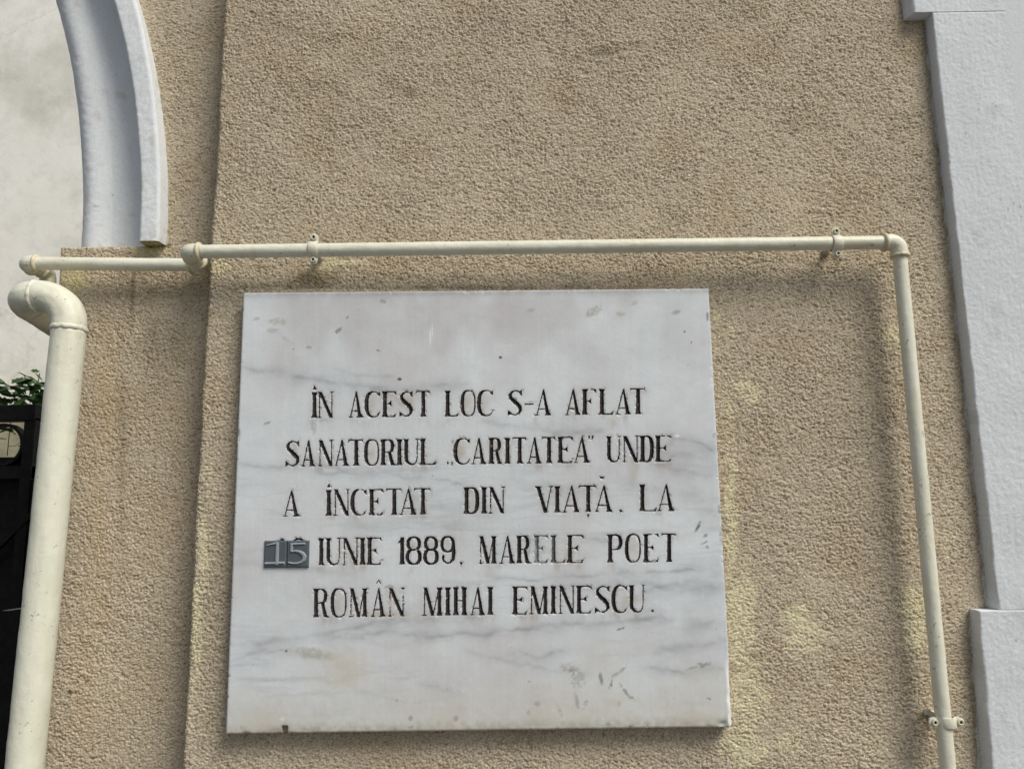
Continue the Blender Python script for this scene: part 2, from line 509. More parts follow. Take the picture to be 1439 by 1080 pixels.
# ---- white arch: projecting outer band and the rounded reveal behind it
def sweep_arch(name, prof, n=260, t1=math.pi, rough=0.0008, tintc=(224, 228, 231)):
    """prof: list of (x at springing, curvature radius there, y)"""
    rows = []
    t_fine = 0.52 / t1
    tt = np.concatenate([np.linspace(0, t_fine, n, endpoint=False), np.linspace(t_fine, 1, 140)])
    n = len(tt)
    for (xs, R, Yd) in prof:
        a = xs - XC; b = math.sqrt(a * R)
        t = tt * t1
        rows.append(np.stack([XC + a * np.cos(t), np.full(n, Yd), Z_SPR + b * np.sin(t)], -1))
    G = np.stack(rows, 0)                         # profile x along
    # relief
    s_al = tt[None, :] * R_C * t1 + 0 * G[..., 0]
    s_pr = np.cumsum(np.r_[0, np.hypot(*np.diff(np.array([(p[0], p[2]) for p in prof]), axis=0).T)])[:, None] + 0 * G[..., 0]
    h = (0.5 * vn(s_al / .0045, s_pr / .0045, 1) + 0.4 * vn(s_al / .011, s_pr / .011, 2)) * rough + fbm(s_al / .12, s_pr / .12, 3, 4) * rough * 1.3
    G[..., 1] -= h; G[..., 0] -= h * 0.5
    C = np.broadcast_to(s2l(tintc), G.shape).copy() * (1 + 0.05 * fbm(s_al / .08, s_pr / .05, 4, 3))[..., None]
    C = mixc(C, s2l([188, 180, 160]), sstep(.55, .95, fbm(s_al / .03, s_pr / .03, 4, 5)) * .35)
    C = mixc(C, s2l([178, 165, 140]), sstep(.03, .0, s_al) * sstep(-.3, .6, fbm(s_al / .01, s_pr / .01, 3, 6)) * .6)
    C = mixc(C, s2l([120, 112, 98]), sstep(.86, .95, vn(s_al / .007 + 9, s_pr / .007, 6)) * sstep(.1, .7, vn(s_al / .06, s_pr / .06, 0)) * .75)
    Q = grid_quads(G.shape[0], n)
    me = np_mesh(name, G.reshape(-1, 3), Q, C.reshape(-1, 3))
    return link(name, me, M_trim, house)

def densify(pts, step):
    out = []
    for a, b in zip(pts[:-1], pts[1:]):
        d = math.hypot(b[0] - a[0], b[2] - a[2]); k = max(1, int(d / step))
        for i in range(k): out.append(tuple(a[j] + (b[j] - a[j]) * i / k for j in range(3)))
    out.append(pts[-1]); return out

YB = Y_REC - 0.033
x_bl, R_bl = x_bd, R_bd
x_br, R_br = arc_of(224.5, 192, YB + 0.004)
band = densify([(x_bl, R_bl, Y_REC + 0.12), (x_bl, R_bl, YB + 0.005), (x_bl + .003, R_bl, YB + .001), (x_bl + .006, R_bl, YB), (x_br - .007, R_br, YB), (x_br - .002, R_br, YB + 0.003), (x_band_r, R_band_r, Y_REC + 0.0035), (x_band_r + 0.001, R_band_r, Y_REC + 0.012)], 0.0026)
sweep_arch('arch_band', band, 330)
# closing underside of the band at the springing
vs = [(p[0], p[2], Z_SPR + 0.0005) for p in band]
me = poly_mesh('band_underside', vs + [(x_band_r, Y_REC + .12, Z_SPR + 0.0005)], [list(range(len(vs) + 1))])
M_under = mat_flat('olive_underside', s2l([150, 142, 104]), 0.95, 60, 0.35)  # mottled olive, darker than the white of the band
link('band_underside', me, M_under, house)
# reveal: flat cove, then a roll to the inner edge
YI = Y_REC + 0.085
x_rg, R_rg = arc_of(154, 121, Y_REC + 0.035)
rev = [(x_bl + .004, R_bl, Y_REC + 0.046), (x_bl - .004, R_bl, Y_REC + 0.046)]
for k in range(1, 13):
    u = k / 12
    rev.append((x_bl + (x_rg - x_bl) * u, R_bl + (R_rg - R_bl) * u, Y_REC + 0.046 + 0.006 * math.sin(math.pi * u) - 0.006 * u))
for k in range(1, 17):
    u = k / 16
    yy = Y_REC + 0.040 - 0.015 * math.sin(math.pi * min(1, u * .95)) ** .8 + 0.030 * (u ** 4)
    rev.append((x_rg + (x_in - x_rg) * u, R_rg + (R_in - R_rg) * u, yy))
rev += [(x_in - .0005, R_in, Y_REC + .080), (x_in, R_in, Y_REC + .30)]
sweep_arch('arch_reveal', densify(rev, 0.0026), 330)

# ---- white trim blocks at the right
def rough_block(name, xf0, xf1, xb0, xb1, z0, z1, yf, right, tint=(216, 220, 224), parent=house, step=0.0024, zshift=0.0):
    """block whose left arris runs from xf0 (bottom) to xf1 (top) on the front and xb0..xb1 on the wall"""
    prof_n = max(2, int(0.03 / step))
    nfr = int((right - min(xf0, xf1)) / step)
    nz = int((z1 - z0) / step)
    u = np.concatenate([np.linspace(-1, 0, prof_n, endpoint=False), np.linspace(0, 1, nfr)])
    w = np.linspace(0, 1, nz)
    U, Wd = np.meshgrid(u, w)
    zz = z0 + (z1 - z0) * Wd
    xf = xf0 + (xf1 - xf0) * Wd; xb = xb0 + (xb1 - xb0) * Wd
    wob = 0.0012 * vn(zz / .03, zz * 0, 1)
    X = np.where(U < 0, xf + (xb - xf) * (-U), xf + (right - xf) * U) + wob * (np.abs(U) < .5)
    Yf = np.where(U < 0, yf + (0.006 - yf) * (-U), yf)
    rr = 0.003
    s = np.where(U < 0, U * 0.03, U * (right - xf))
    k = np.clip(1 - np.abs(s) / rr, 0, 1) ** 2 * rr * .35
    X += k; Yf = Yf + k
    nbk = sstep(-rr, rr, s)
    h = (0.5 * vn(X / .0045, zz / .005, 1) + .6 * vn(X / .0030 + 9, zz / .0034, 2)) * 0.00055 + fbm(X / .1, zz / .1, 3, 5) * .0011
    vstr = vn(X / .004, zz / .03, 3) * .0002
    h = h + vstr
    V = np.stack([X - (1 - nbk) * h, Yf - nbk * h, zz], -1)
    # caps: bottom and top rows pulled back to the wall
    bot = V[:1].copy(); bot[..., 1] = 0.006; top = V[-1:].copy(); top[..., 1] = 0.006
    bot[..., 0] = np.maximum(bot[..., 0], xb0); top[..., 0] = np.maximum(top[..., 0], xb1)
    V = np.concatenate([bot, V, top])
    px, py = PIX(V[..., 0], V[..., 1], V[..., 2])
    C = np.broadcast_to(s2l(tint), V.shape).copy() * (1 + .035 * fbm(V[..., 0] / .09, V[..., 2] / .2, 4, 2))[..., None]
    dots = sstep(.84, .93, vn(V[..., 0] / .006 + 5, V[..., 2] / .006, 6)) * sstep(.3, .8, vn(V[..., 0] / .05, V[..., 2] / .05, 0))
    C = mixc(C, s2l([120, 116, 108]), dots * .7)
    C = mixc(C, s2l([168, 166, 160]), sstep(.4, 1, fbm(V[..., 0] / .05 + 2, V[..., 2] / .05, 4, 1)) * .25)
    return link(name, np_mesh(name, V.reshape(-1, 3), grid_quads(V.shape[0], V.shape[1]), C.reshape(-1, 3)), M_trim, parent)

YT = -0.026
RIGHT = P(1439, 540, YT)[0] + 0.05
xm_t, zm_t = P(1309.5, 18, YT); xm_b, zm_b = P(1404, 857, YT)
xmb_t = P(1300, 30, 0)[0]; xmb_b = P(1389, 853, 0)[0]
rough_block('trim_block', xm_b, xm_t, xmb_b, xmb_t, zm_b, zm_t, YT, RIGHT)
xt_b, zt_b = P(1284, 17, YT)
rough_block('trim_block', xt_b, xt_b, xt_b - .008, xt_b - .008, zm_t + 0.0002, zm_t + 0.22, YT - 0.0002, RIGHT)
xl_t, zl_t = P(1374.5, 861, YT); xl_b, _ = P(1393, 1080, YT)
xlb_t = P(1363, 858, 0)[0]; xlb_b = P(1376, 1080, 0)[0]
zlow = P(1400, 1080, YT)[1] - 0.1
rough_block('trim_block', xl_b, xl_t, xlb_b, xlb_t, zlow, zm_b - 0.0002, YT - 0.0015, RIGHT)

# ---- plain continuation of the facade outside the picture (steps to the side, up and down)
def box_mesh(name, x0, x1, y0, y1, z0, z1):
    v = [(x, y, z) for x in (x0, x1) for y in (y0, y1) for z in (z0, z1)]
    f = [(0, 1, 3, 2), (4, 6, 7, 5), (0, 4, 5, 1), (2, 3, 7, 6), (0, 2, 6, 4), (1, 5, 7, 3)]
    return poly_mesh(name, v, f)
HT = 3.3
TH = 0.30
link('wall_section', box_mesh('w', arris(1.6) + .0, RIGHT + .6, 0.001, TH, -0.3, Z_BOT), M_stucco_far, house)
link('wall_section', box_mesh('w', arris(1.6) + .02, RIGHT + .6, 0.001, TH, Z_TOP - STEP, HT), M_stucco_far, house)
link('wall_section', box_mesh('w', RIGHT - .051, RIGHT + .6, 0.002, TH, Z_BOT, Z_TOP - STEP), M_stucco_far, house)
link('wall_core', box_mesh('w', arris(1.6) + .02, RIGHT - .052, 0.012, TH, Z_BOT, Z_TOP - STEP), M_stucco_far, house)
link('wall_section', box_mesh('w', x_jamb_t, arris(1.6) - .001, Y_REC + .001, TH + .05, -0.3, ZR_BOT), M_stucco_far, house)
link('trim_section', box_mesh('w', xm_t, RIGHT + .25, YT + .001, 0.0, zm_t + .22, HT), M_trim, house)
link('trim_section', box_mesh('w', xl_b + .002, RIGHT + .25, YT + .001, 0.0, -0.3, zlow), M_trim, house)
link('trim_section', box_mesh('w', RIGHT, RIGHT + .25, YT + .001, 0.0, zlow, zm_t + .22), M_trim, house)
for nm in ('trim_section', 'trim_section.001', 'trim_section.002'):
    me = bpy.data.objects[nm].data
    at = me.color_attributes.new('tint', 'FLOAT_COLOR', 'POINT')
    at.data.foreach_set('color', np.tile(np.r_[s2l([216, 220, 224]), 1].astype(np.float32), len(me.vertices)))
# spandrel above and left of the arch
va, fa = [], []
xa0 = XC - (x_band_r - XC)
zf = ZR_TOP - STEP
cols = np.r_[np.linspace(xa0, x_band_r - .01, 70), arris(1.6) - .002]
for xq in cols:
    a = x_band_r - XC; b = math.sqrt(a * R_band_r)
    u = (xq - XC) / a
    zb = Z_SPR + b * math.sqrt(max(0, 1 - u * u)) if abs(u) < 1 else Z_SPR
    if xq > XC: zb = max(zb, zf)
    va += [(xq, Y_REC + .0012, zb), (xq, Y_REC + .0012, HT)]
for k in range(len(cols) - 1): fa.append((2 * k, 2 * k + 2, 2 * k + 3, 2 * k + 1))
sp_o = link('wall_section', poly_mesh('w', va, fa), M_stucco_far, house)
xj2 = XC - (x_jamb_t - XC)
link('wall_section', box_mesh('w', xj2 - 2.0, xj2, Y_REC + .001, TH + .05, -0.3, Z_SPR), M_stucco_far, house)
link('wall_section', box_mesh('w', xj2 - 2.0, xa0 + .01, Y_REC + .001, TH + .05, Z_SPR, HT), M_stucco_far, house)

# ------------------------------------------------------------------ pavement and courtyard behind
gr = link('pavement', poly_mesh('pavement', [(-60, -60, 0), (60, -60, 0), (60, 60, 0), (-60, 60, 0)], [(0, 1, 2, 3)]), M_pave)
gr['kind'] = 'structure'
YW = 2.6
dim_top = P(20, 590, 1.30)[1]
dim_wall = thing('shade_wall', 'added low wall, its dull beige standing in for shade seen through the ring of the iron gate', 'wall', (-3, 1.3, 0))
link('shade_backing', box_mesh('m', -5.5, P(60, 590, 1.3)[0] + .5, 1.30, 1.50, -.1, dim_top), mat_flat('shade_beige_render', s2l([176, 170, 142]), .95, 25, .22), dim_wall)  # wall added behind the ring; shade there is put into its dull beige
bw = thing('courtyard_wall', 'tall weathered off-white plaster wall seen through the archway at the left', 'wall', (-3, YW, 0))
link('plaster', box_mesh('w', -9, 1.5, YW, YW + .25, -0.2, 6.5), M_back, bw)

# ------------------------------------------------------------------ marble plaque
YP = -0.030
c_tl = P(342, 411, YP); c_tr = P(996, 405, YP); c_bl = P(317, 1031, YP); c_br = P(1030, 1021, YP)
plaque = thing('memorial_plaque', 'large grey-veined white marble plaque with black engraved Romanian inscription on the beige wall', 'plaque',
               ((c_bl[0] + c_br[0]) / 2, 0, c_bl[1]))

# --- letter drawing, in photo pixels: x to the right, y upwards from the baseline
S2, HL = 2.9, 0.8
def stem(x, h, y0=0.0, r=S2, top=True, bot=True):
    L = [('p', [(x - r, y0), (x + r, y0), (x + r - .3, h), (x - r + .3, h)])]
    if bot: L.append(('p', [(x - r - 1.9, y0), (x - r - 1.3, y0 + 1.0), (x - r, y0 + 4.5), (x + r, y0 + 4.5), (x + r + 1.3, y0 + 1.0), (x + r + 1.9, y0)]))
    if top: L.append(('p', [(x - r - 1.7, h), (x - r - 1.2, h - 1), (x - r, h - 4), (x + r, h - 4), (x + r + 1.2, h - 1), (x + r + 1.7, h)]))
    return L
def hair(x0, y0, x1, y1, a=HL, b=None): return [('c', (x0, y0), (x1, y1), a, a if b is None else b)]
def chain(pts): return [('c', p[:2], q[:2], p[2], q[2]) for p, q in zip(pts[:-1], pts[1:])]
def bowl(cx, cy, rx, ry, a0, a1, thick, thin, face, n=22, e=2.4):
    pts = []
    for k in range(n + 1):
        a = math.radians(a0 + (a1 - a0) * k / n)
        c, s = math.cos(a), math.sin(a)
        x = cx + rx * math.copysign(abs(c) ** (2 / e), c); y = cy + ry * math.copysign(abs(s) ** (2 / e), s)
        w = max(0.0, c * face) if face else abs(c)
        t = thin + (thick - thin) * w ** 0.9
        pts.append((x, y, t))
    return chain(pts)
def thickdiag(x0, y0, x1, y1, w): return [('p', [(x0 - w / 2, y0), (x0 + w / 2, y0), (x1 + w / 2, y1), (x1 - w / 2, y1)])]

def glyph(ch, w, h):
    if ch in 'AĂÂ':
        ax = w * .53
        g = [('p', [(ax - 1.6, h - 1.5), (ax + .1, h + 1.2), (ax + 1.0, h - 1), (w - 1.6, 0), (w - 7.2, 0)])]
        g += hair(ax - .8, h - 2, 2.2, .6) + hair(0, .3, 4.8, .3, .75) + hair(4.6, h * .24, w - 6, h * .24, .8)
        g += [('p', [(w - 9.3, -.2), (w - 8.6, .9), (w - 6, 3.5), (w - 1.5, 3.5), (w - .3, .9), (w + .5, -.2)])]
        return g
    if ch == 'N':
        return hair(2.4, .5, 2.4, h - 1, .75) + hair(.2, .3, 4.6, .3, .8) + thickdiag(3.2, h, w - 3.1, -.2, 5.2) + hair(w - 2.2, .3, w - 2.2, h, .75) + \
            hair(w - 4.4, h - .2, w, h - .2, .8) + [('p', [(-.6, h + .2), (4, h + .2), (4.5, h - 5), (2, h - 2.5)])]
    if ch in 'IÎ': return stem(w * .5, h)
    if ch == 'C':
        return bowl(w * .56, h * .5, w * .5, h * .49, 52, 308, 2.9, .75, -1) + [('p', [(w - 4.6, h - 3.8), (w - .4, h + .2), (w - .2, h - 6.5), (w - 1.2, h - 7)])] + hair(w - .6, 6.8, w - 3.4, 3.4, .7, .9)
    if ch == 'E' or ch == 'F':
        g = stem(5.2, h) + hair(5, h - .7, w - 1.6, h - .7, .8) + [('p', [(w - 5.5, h - .2), (w - .6, h - .2), (w + .3, h - 5.6)])]
        g += hair(6, h * .52, w * .62, h * .52, .7) + [('p', [(w * .66, h * .52 + 4), (w * .46, h * .52 + .3), (w * .46, h * .52 - .3), (w * .68, h * .52 - 4)])]
        if ch == 'E': g += hair(5, .5, w - 2.5, .5, .8) + [('p', [(w - 6.5, 0), (w - 2.2, 0), (w + .5, 6.2)])]
        return g
    if ch == 'L': return stem(5.0, h) + hair(5, .5, w - 2.5, .5, .8) + [('p', [(w - 6.5, 0), (w - 2.2, 0), (w + .3, 6.4)])]
    if ch in 'TȚ':
        g = stem(w * .54, h, top=False) + hair(2, h - .6, w - 2, h - .6, .9)
        g += [('p', [(4.6, h - .1), (2.0, h - .1), (-.4, h - 5.4)]), ('p', [(w - 4.6, h - .1), (w - 2.0, h - .1), (w + .4, h - 5.4)])]
        if ch == 'Ț': g += [('c', (w * .54, -4), (w * .54, -4.6), 1.5, 1.3)] + hair(w * .54 + .9, -4.6, w * .54 - 1.2, -8.2, 1.0, .3)
        return g
    if ch == 'S':
        t = [(w - 1.8, h * .80, .8), (w * .78, h * .93, .8), (w * .52, h * .975, .85), (w * .28, h * .91, 1.4), (w * .17, h * .80, 2.1), (w * .22, h * .68, 2.6), (w * .42, h * .565, 2.9), (w * .64, h * .46, 3.0),
             (w * .83, h * .34, 2.8), (w * .87, h * .21, 2.3), (w * .77, h * .09, 1.5), (w * .54, h * .022, .85), (w * .30, h * .05, .75), (w * .12, h * .15, .8)]
        return chain(t) + [('p', [(w * .80, h * .94), (w - .6, h + .6), (w - .6, h * .77), (w - 1.6, h * .77)]), ('p', [(w * .22, h * .06), (.2, -.8), (.2, h * .21), (1.4, h * .2)])]
    if ch == 'O': return bowl(w * .5, h * .5, w * .45, h * .49, 0, 360, 2.6, .75, -1, 34, 2.7) + bowl(w * .5, h * .5, w * .45, h * .49, -70, 70, 1.15, .75, 1, 14, 2.7)
    if ch == 'R':
        return stem(5.0, h) + hair(5, h - .7, w * .5, h - .7, .9) + bowl(w * .48, h * .74, w * .30, h * .24, 90, -90, 2.5, .8, 1) + hair(5, h * .5, w * .5, h * .5, .8) + \
            [('p', [(w * .50, h * .50), (w * .70, h * .50), (w * .86, 3), (w * .63, 3)]), ('p', [(w * .63, 3.2), (w * .86, 3.2), (w + 1.4, -.4), (w * .66, 0)])]
    if ch == 'P':
        return stem(5.2, h) + hair(5, h - .7, w * .52, h - .7, .9) + bowl(w * .50, h * .72, w * .38, h * .26, 90, -90, 2.6, .8, 1) + hair(5, h * .46, w * .52, h * .46, .8)
    if ch == 'D': return stem(5.0, h) + hair(4, h - .7, w * .5, h - .7, .8) + hair(4, .6, w * .5, .6, .8) + bowl(w * .42, h * .5, w * .46, h * .49, 90, -90, 2.9, .8, 1, 24, 2.9)
    if ch == 'U':
        return [('p', [(1.6, h * .25), (6.9, h * .22), (6.9, h), (1.9, h)]), ('p', [(-.4, h), (8.8, h), (6.8, h - 3.6), (2, h - 3.6)])] + \
            chain([(4.2, h * .28, 2.6), (4.9, h * .16, 2.5), (w * .36, h * .06, 1.7), (w * .55, h * .015, 1.1), (w * .74, h * .05, .85), (w - 3.6, h * .15, .8), (w - 2.6, h * .30, .75), (w - 2.4, h - 1, .75)]) + hair(w - 4.8, h - .3, w, h - .3, .8)
    if ch == 'V':
        return thickdiag(4.0, h, w * .60, -.4, 5.4) + hair(w - 2.2, h - 1, w * .62, .4, .75) + hair(w - 4.6, h - .3, w, h - .3, .8) + [('p', [(-.8, h), (8.8, h), (7, h - 3.4), (2, h - 3.4)])]
    if ch == 'M':
        return hair(2.6, .4, 3.2, h - 1, .75) + hair(.4, .3, 5, .3, .8) + thickdiag(4.0, h, w * .5, -.2, 5.0) + hair(w - 6, h - 2, w * .52, .6, .75) + stem(w - 5.0, h, r=2.6) + [('p', [(.2, h), (5, h), (4.5, h - 3), (2, h - 2)])]
    if ch == 'H': return stem(5.0, h) + stem(w - 5.0, h) + hair(5, h * .52, w - 5, h * .52, .8)
    if ch == '-': return [('p', [(0, h * .40), (.4, h * .455), (w, h * .475), (w - .6, h * .42)])]
    if ch == '1': return stem(w * .62, h, top=False) + [('p', [(w * .5, h * .99), (w * .62, h), (w * .5, h * .82), (-.2, h * .76), (0, h * .80)])]
    if ch == '8': return bowl(w * .5, h * .755, w * .38, h * .235, 0, 360, 2.5, 1.0, 0, 30, 2.3) + bowl(w * .5, h * .275, w * .42, h * .265, 0, 360, 2.7, 1.0, 0, 30, 2.3)
    if ch == '9':
        return bowl(w * .48, h * .72, w * .40, h * .27, 0, 360, 2.4, 1.0, 0, 30, 2.3) + chain([(w * .88, h * .72, 2.6), (w * .90, h * .4, 2.7), (w * .86, h * .18, 2.4), (w * .66, h * .05, 1.5), (w * .42, h * .03, 1.1), (w * .2, h * .12, 1.4), (w * .16, h * .22, 1.9), (w * .18, h * .29, 1.9)])
    if ch == ',': return [('c', (w * .45, 1.2), (w * .5, .9), 1.7, 1.6)] + hair(w * .75, .8, w * .25, -3.2, 1.1, .3)
    if ch == '.': return [('c', (w * .5, 1.8), (w * .5, 1.7), 1.9, 1.8)]
    if ch == '„': return sum([[('c', (x, 2.4), (x, 2.2), 1.4, 1.3)] + hair(x + .7, 2, x - .9, -1.8, .9, .3) for x in (w * .18, w * .80)], [])
    if ch == '”': return sum([[('c', (x, h), (x, h - .2), 1.4, 1.3)] + hair(x + .7, h - .4, x - .9, h - 4.4, .9, .3) for x in (w * .25, w * .82)], [])
    if ch == '3': return bowl(w * .45, h * .75, w * .42, h * .235, 170, -90, 2.3, 1.0, 1) + bowl(w * .45, h * .28, w * .46, h * .27, 90, -170, 2.5, 1.0, 1)
    raise ValueError(ch)

# rows: (x at left, top y, base y, x at right, top y, base y, letters with their left and right edges)
ROWS = [
    (442, 550.8, 586.8, 907, 545.6, 581.6,
     [('Î', 437.6, 446), ('N', 446.4, 468.4), ('A', 490.3, 510), ('C', 513.6, 534), ('E', 535.6, 557), ('S', 560.7, 580.3), ('T', 583, 604.8), ('L', 624, 645.2), ('O', 648.5, 668.3), ('C', 671.5, 693),
      ('S', 713.2, 734), ('-', 737, 750), ('A', 752.3, 774.2), ('A', 794.5, 816), ('F', 816.6, 837.6), ('L', 840.8, 862.8), ('A', 864.9, 886.8), ('T', 884, 907.5)]),
    (401, 619, 655.2, 944, 611.6, 648.2,
     [('S', 400.7, 421), ('A', 423.6, 442.8), ('N', 447.1, 468), ('A', 469.9, 490.3), ('T', 488, 511.1), ('O', 513, 532.6), ('R', 533.4, 556.6), ('I', 557, 565.3), ('U', 566.4, 588.7), ('L', 589, 613.3),
      ('„', 627.3, 637), ('C', 638.5, 660.5), ('A', 662.5, 683), ('R', 685.4, 706), ('I', 708.6, 717.6), ('T', 718.6, 740.3), ('A', 740.9, 761), ('T', 760, 781.3), ('E', 782.2, 805.3), ('A', 806.5, 828.6), ('”', 825.7, 834),
      ('U', 851.4, 872.6), ('N', 874.9, 897.4), ('D', 898, 918.5), ('E', 919.6, 944)]),
    (398, 689, 725.2, 947, 680, 717.2,
     [('A', 398, 420.5), ('Î', 457.8, 466), ('N', 468.6, 491), ('C', 493.8, 515.3), ('E', 517, 538.9), ('T', 541, 565), ('A', 562, 585.3), ('T', 580.6, 606), ('D', 650.6, 673.4), ('I', 675.4, 685), ('N', 686.9, 709.2),
      ('V', 751.9, 776.7), ('I', 778.4, 787.6), ('A', 790.7, 815), ('Ț', 812, 838.9), ('Ă', 835.9, 860.6), (',', 869.8, 874.6), ('L', 897.6, 923.5), ('A', 923.9, 947.6)]),
    (447, 756, 793.8, 951, 749.4, 789.0,
     [('1', 385, 404.5), ('9', 410.5, 429), ('I', 447, 455.6), ('U', 456.9, 479.2), ('N', 481.3, 503.6), ('I', 504.6, 513.8), ('E', 514.2, 536.2), ('1', 559, 568.7), ('8', 570.8, 591.6), ('8', 595.4, 615.6), ('9', 619.3, 639.4), (',', 645.4, 650),
      ('M', 672.5, 699), ('A', 702.3, 723.6), ('R', 724.6, 746), ('e', 749, 770.2), ('l', 772.8, 795), ('E', 795.6, 820.3), ('P', 852.2, 874.8), ('O', 879.5, 900.6), ('E', 902.6, 926), ('T', 928.2, 950.8)]),
    (439, 827, 867.2, 917, 821.5, 859.8,
     [('R', 439, 462.6), ('O', 465.9, 486.9), ('M', 490.3, 517.4), ('Â', 521.6, 541.8), ('N', 545.5, 568.5), ('M', 593.5, 622.4), ('I', 624.6, 633.6), ('H', 635.4, 657.2), ('A', 661, 681.3), ('I', 684.2, 693.6),
      ('E', 718.8, 741.3), ('M', 744, 771.3), ('I', 772.6, 782.2), ('N', 785, 807.6), ('E', 808.4, 831.8), ('S', 835.7, 857.2), ('C', 860.6, 881.6), ('U', 883.2, 906.2), ('.', 914.5, 919)]),
]
def sd_cap(x, y, a, b, r0, r1):
    bx, by = b[0] - a[0], b[1] - a[1]
    L2 = bx * bx + by * by + 1e-9
    t = np.clip(((x - a[0]) * bx + (y - a[1]) * by) / L2, 0, 1)
    return np.hypot(x - a[0] - t * bx, y - a[1] - t * by) - (r0 + (r1 - r0) * t)
def sd_poly(x, y, pts):
    n = len(pts)
    d = np.full(x.shape, 1e9); inside = np.zeros(x.shape, bool)
    for i in range(n):
        a = pts[i]; b = pts[(i + 1) % n]
        ex, ey = b[0] - a[0], b[1] - a[1]
        t = np.clip(((x - a[0]) * ex + (y - a[1]) * ey) / (ex * ex + ey * ey + 1e-9), 0, 1)
        d = np.minimum(d, np.hypot(x - a[0] - t * ex, y - a[1] - t * ey))
        c = ((a[1] > y) != (b[1] > y)) & (x < ex * (y - a[1]) / (ey + (1e-9 if ey == 0 else 0)) + a[0])
        inside ^= c
    return np.where(inside, -d, d)
def sd_shapes(x, y, shapes):
    d = np.full(x.shape, 1e9)
    for s in shapes:
        d = np.minimum(d, sd_cap(x, y, *s[1:]) if s[0] == 'c' else sd_poly(x, y, s[1]))
    return d

# --- slab grid: 1.05 mm inside the lines of text, about 2 mm elsewhere
def graded(a, b, bands, fine, coarse):
    out = [a]; p = a
    while p < b - fine * .5:
        st = fine if any(l - 1e-6 <= p < r for l, r in bands) else coarse
        p = min(p + st, b); out.append(p)
    return np.array(out)
wid = c_br[0] - c_bl[0]; hei = c_tl[1] - c_bl[1]
v_of = lambda py: (P(650, py, YP)[1] - P(650, 1026, YP)[1]) / (P(650, 408, YP)[1] - P(650, 1026, YP)[1])
vb = [(v_of(b + 5), v_of(t - 5)) for t, b in ((540, 588), (608, 657), (667, 727), (746, 796), (812, 869))]
vb = [(v_of(b_), v_of(t_)) for t_, b_ in ((538, 591), (606, 659), (664, 731), (745, 798), (810, 871))]
U = graded(0, 1, [((395 - 320) / 710.0 - .01, (958 - 320) / 710.0)], 0.00105 / wid, 0.0020 / wid)
Vv = graded(0, 1, vb, 0.00105 / hei, 0.0021 / hei)
UU, VV = np.meshgrid(U, Vv)
def bil(k):
    return (c_bl[k] * (1 - UU) * (1 - VV) + c_br[k] * UU * (1 - VV) + c_tl[k] * (1 - UU) * VV + c_tr[k] * UU * VV)
GX = bil(0); GZ = bil(1)
px, py = PIX(GX, YP, GZ)
nr_, nc_ = GX.shape
# signed distance to the letters, in pixels, and which letter is nearest
SD = np.full(GX.shape, 1e3); WHO = np.full(GX.shape, -1)
letters = []
rag = 0.22 * vn(px / 1.7, py / 1.7, 1) + 0.16 * vn(px / 4.0, py / 4.0, 2)
for (xa, ta, ba, xb, tb, bb, lets) in ROWS:
    for (ch, l, r) in lets:
        t = ((l + r) / 2 - xa) / (xb - xa)
        top = ta + (tb - ta) * t; base = ba + (bb - ba) * t
        fade = ch.islower(); ch2 = ch.upper() if fade else ch
        h = base - top
        sh = glyph(ch2, r - l, h)
        if ch2 == 'Î': sh = sh + [('p', [((r - l) / 2 - 2.6, h + 3.6), ((r - l) / 2 + 2.7, h + 3.6), ((r - l) / 2 + .1, h + 10)])]
        if ch2 == 'Â': sh = sh + chain([(7.2, h + 6.6, .6), (10.6, h + 10.6, .8), (13.4, h + 6.2, .6)])
        if ch2 == 'Ă': sh = sh + chain([(6.6, h + 12.4, .7), (8.4, h + 11.2, 1.2), (10.6, h + 10.6, 1.3), (13.2, h + 11.8, .5)])
        i = len(letters); letters.append((ch2, fade))
        c0, c1_ = px[nr_ // 2].searchsorted(l - 26), px[nr_ // 2].searchsorted(r + 26)
        sub = (slice(None), slice(max(c0 - 12, 0), min(c1_ + 12, nc_)))
        rws = np.where((py[:, (c0 + c1_) // 2] > top - 26) & (py[:, (c0 + c1_) // 2] < base + 22))[0]
        sub = (slice(rws[0], rws[-1] + 1), sub[1])
        d = sd_shapes(px[sub] - l, base - py[sub], sh) + rag[sub] * (1.0 if not fade else 1.6)
        cur = SD[sub]
        m = d < cur
        SD[sub] = np.where(m, d, cur); WHO[sub] = np.where(m, i, WHO[sub])
MM = 0.00133                                   # metres per photo pixel on the slab
# snap vertices near the outline onto it
gz_, gx_ = np.gradient(SD)
dxu = np.gradient(GX, axis=1); dzv = np.gradient(GZ, axis=0)
gX = gx_ / dxu; gZ = gz_ / dzv
g2 = gX ** 2 + gZ ** 2 + 1e-12
snap = (np.abs(SD) < 0.42) & (g2 > (0.4 / MM) ** 2)
mvx = np.where(snap, -SD * gX / g2, 0); mvz = np.where(snap, -SD * gZ / g2, 0)
lim = 0.00048
mvx = np.clip(mvx, -lim, lim); mvz = np.clip(mvz, -lim, lim)
GX2 = GX + mvx; GZ2 = GZ + mvz
sdm = np.where(snap, 0, SD) * MM               # metres
# relief
depth = np.where(sdm < 0, 0.0007 + np.minimum(-sdm * 1.35, 0.0034), 0.0)
depth += np.where((sdm >= 0), 0.0003 * np.exp(-sdm / 0.0007), 0)
chip = sstep(.45, .8, vn(px / 3.1 + 40, py / 3.1, 6)) * sstep(3.0, 0.6, np.abs(SD)) * 0.0011
depth += chip
depth += 0.00005 * fbm(GX / .006, GZ / .006, 2, 0)
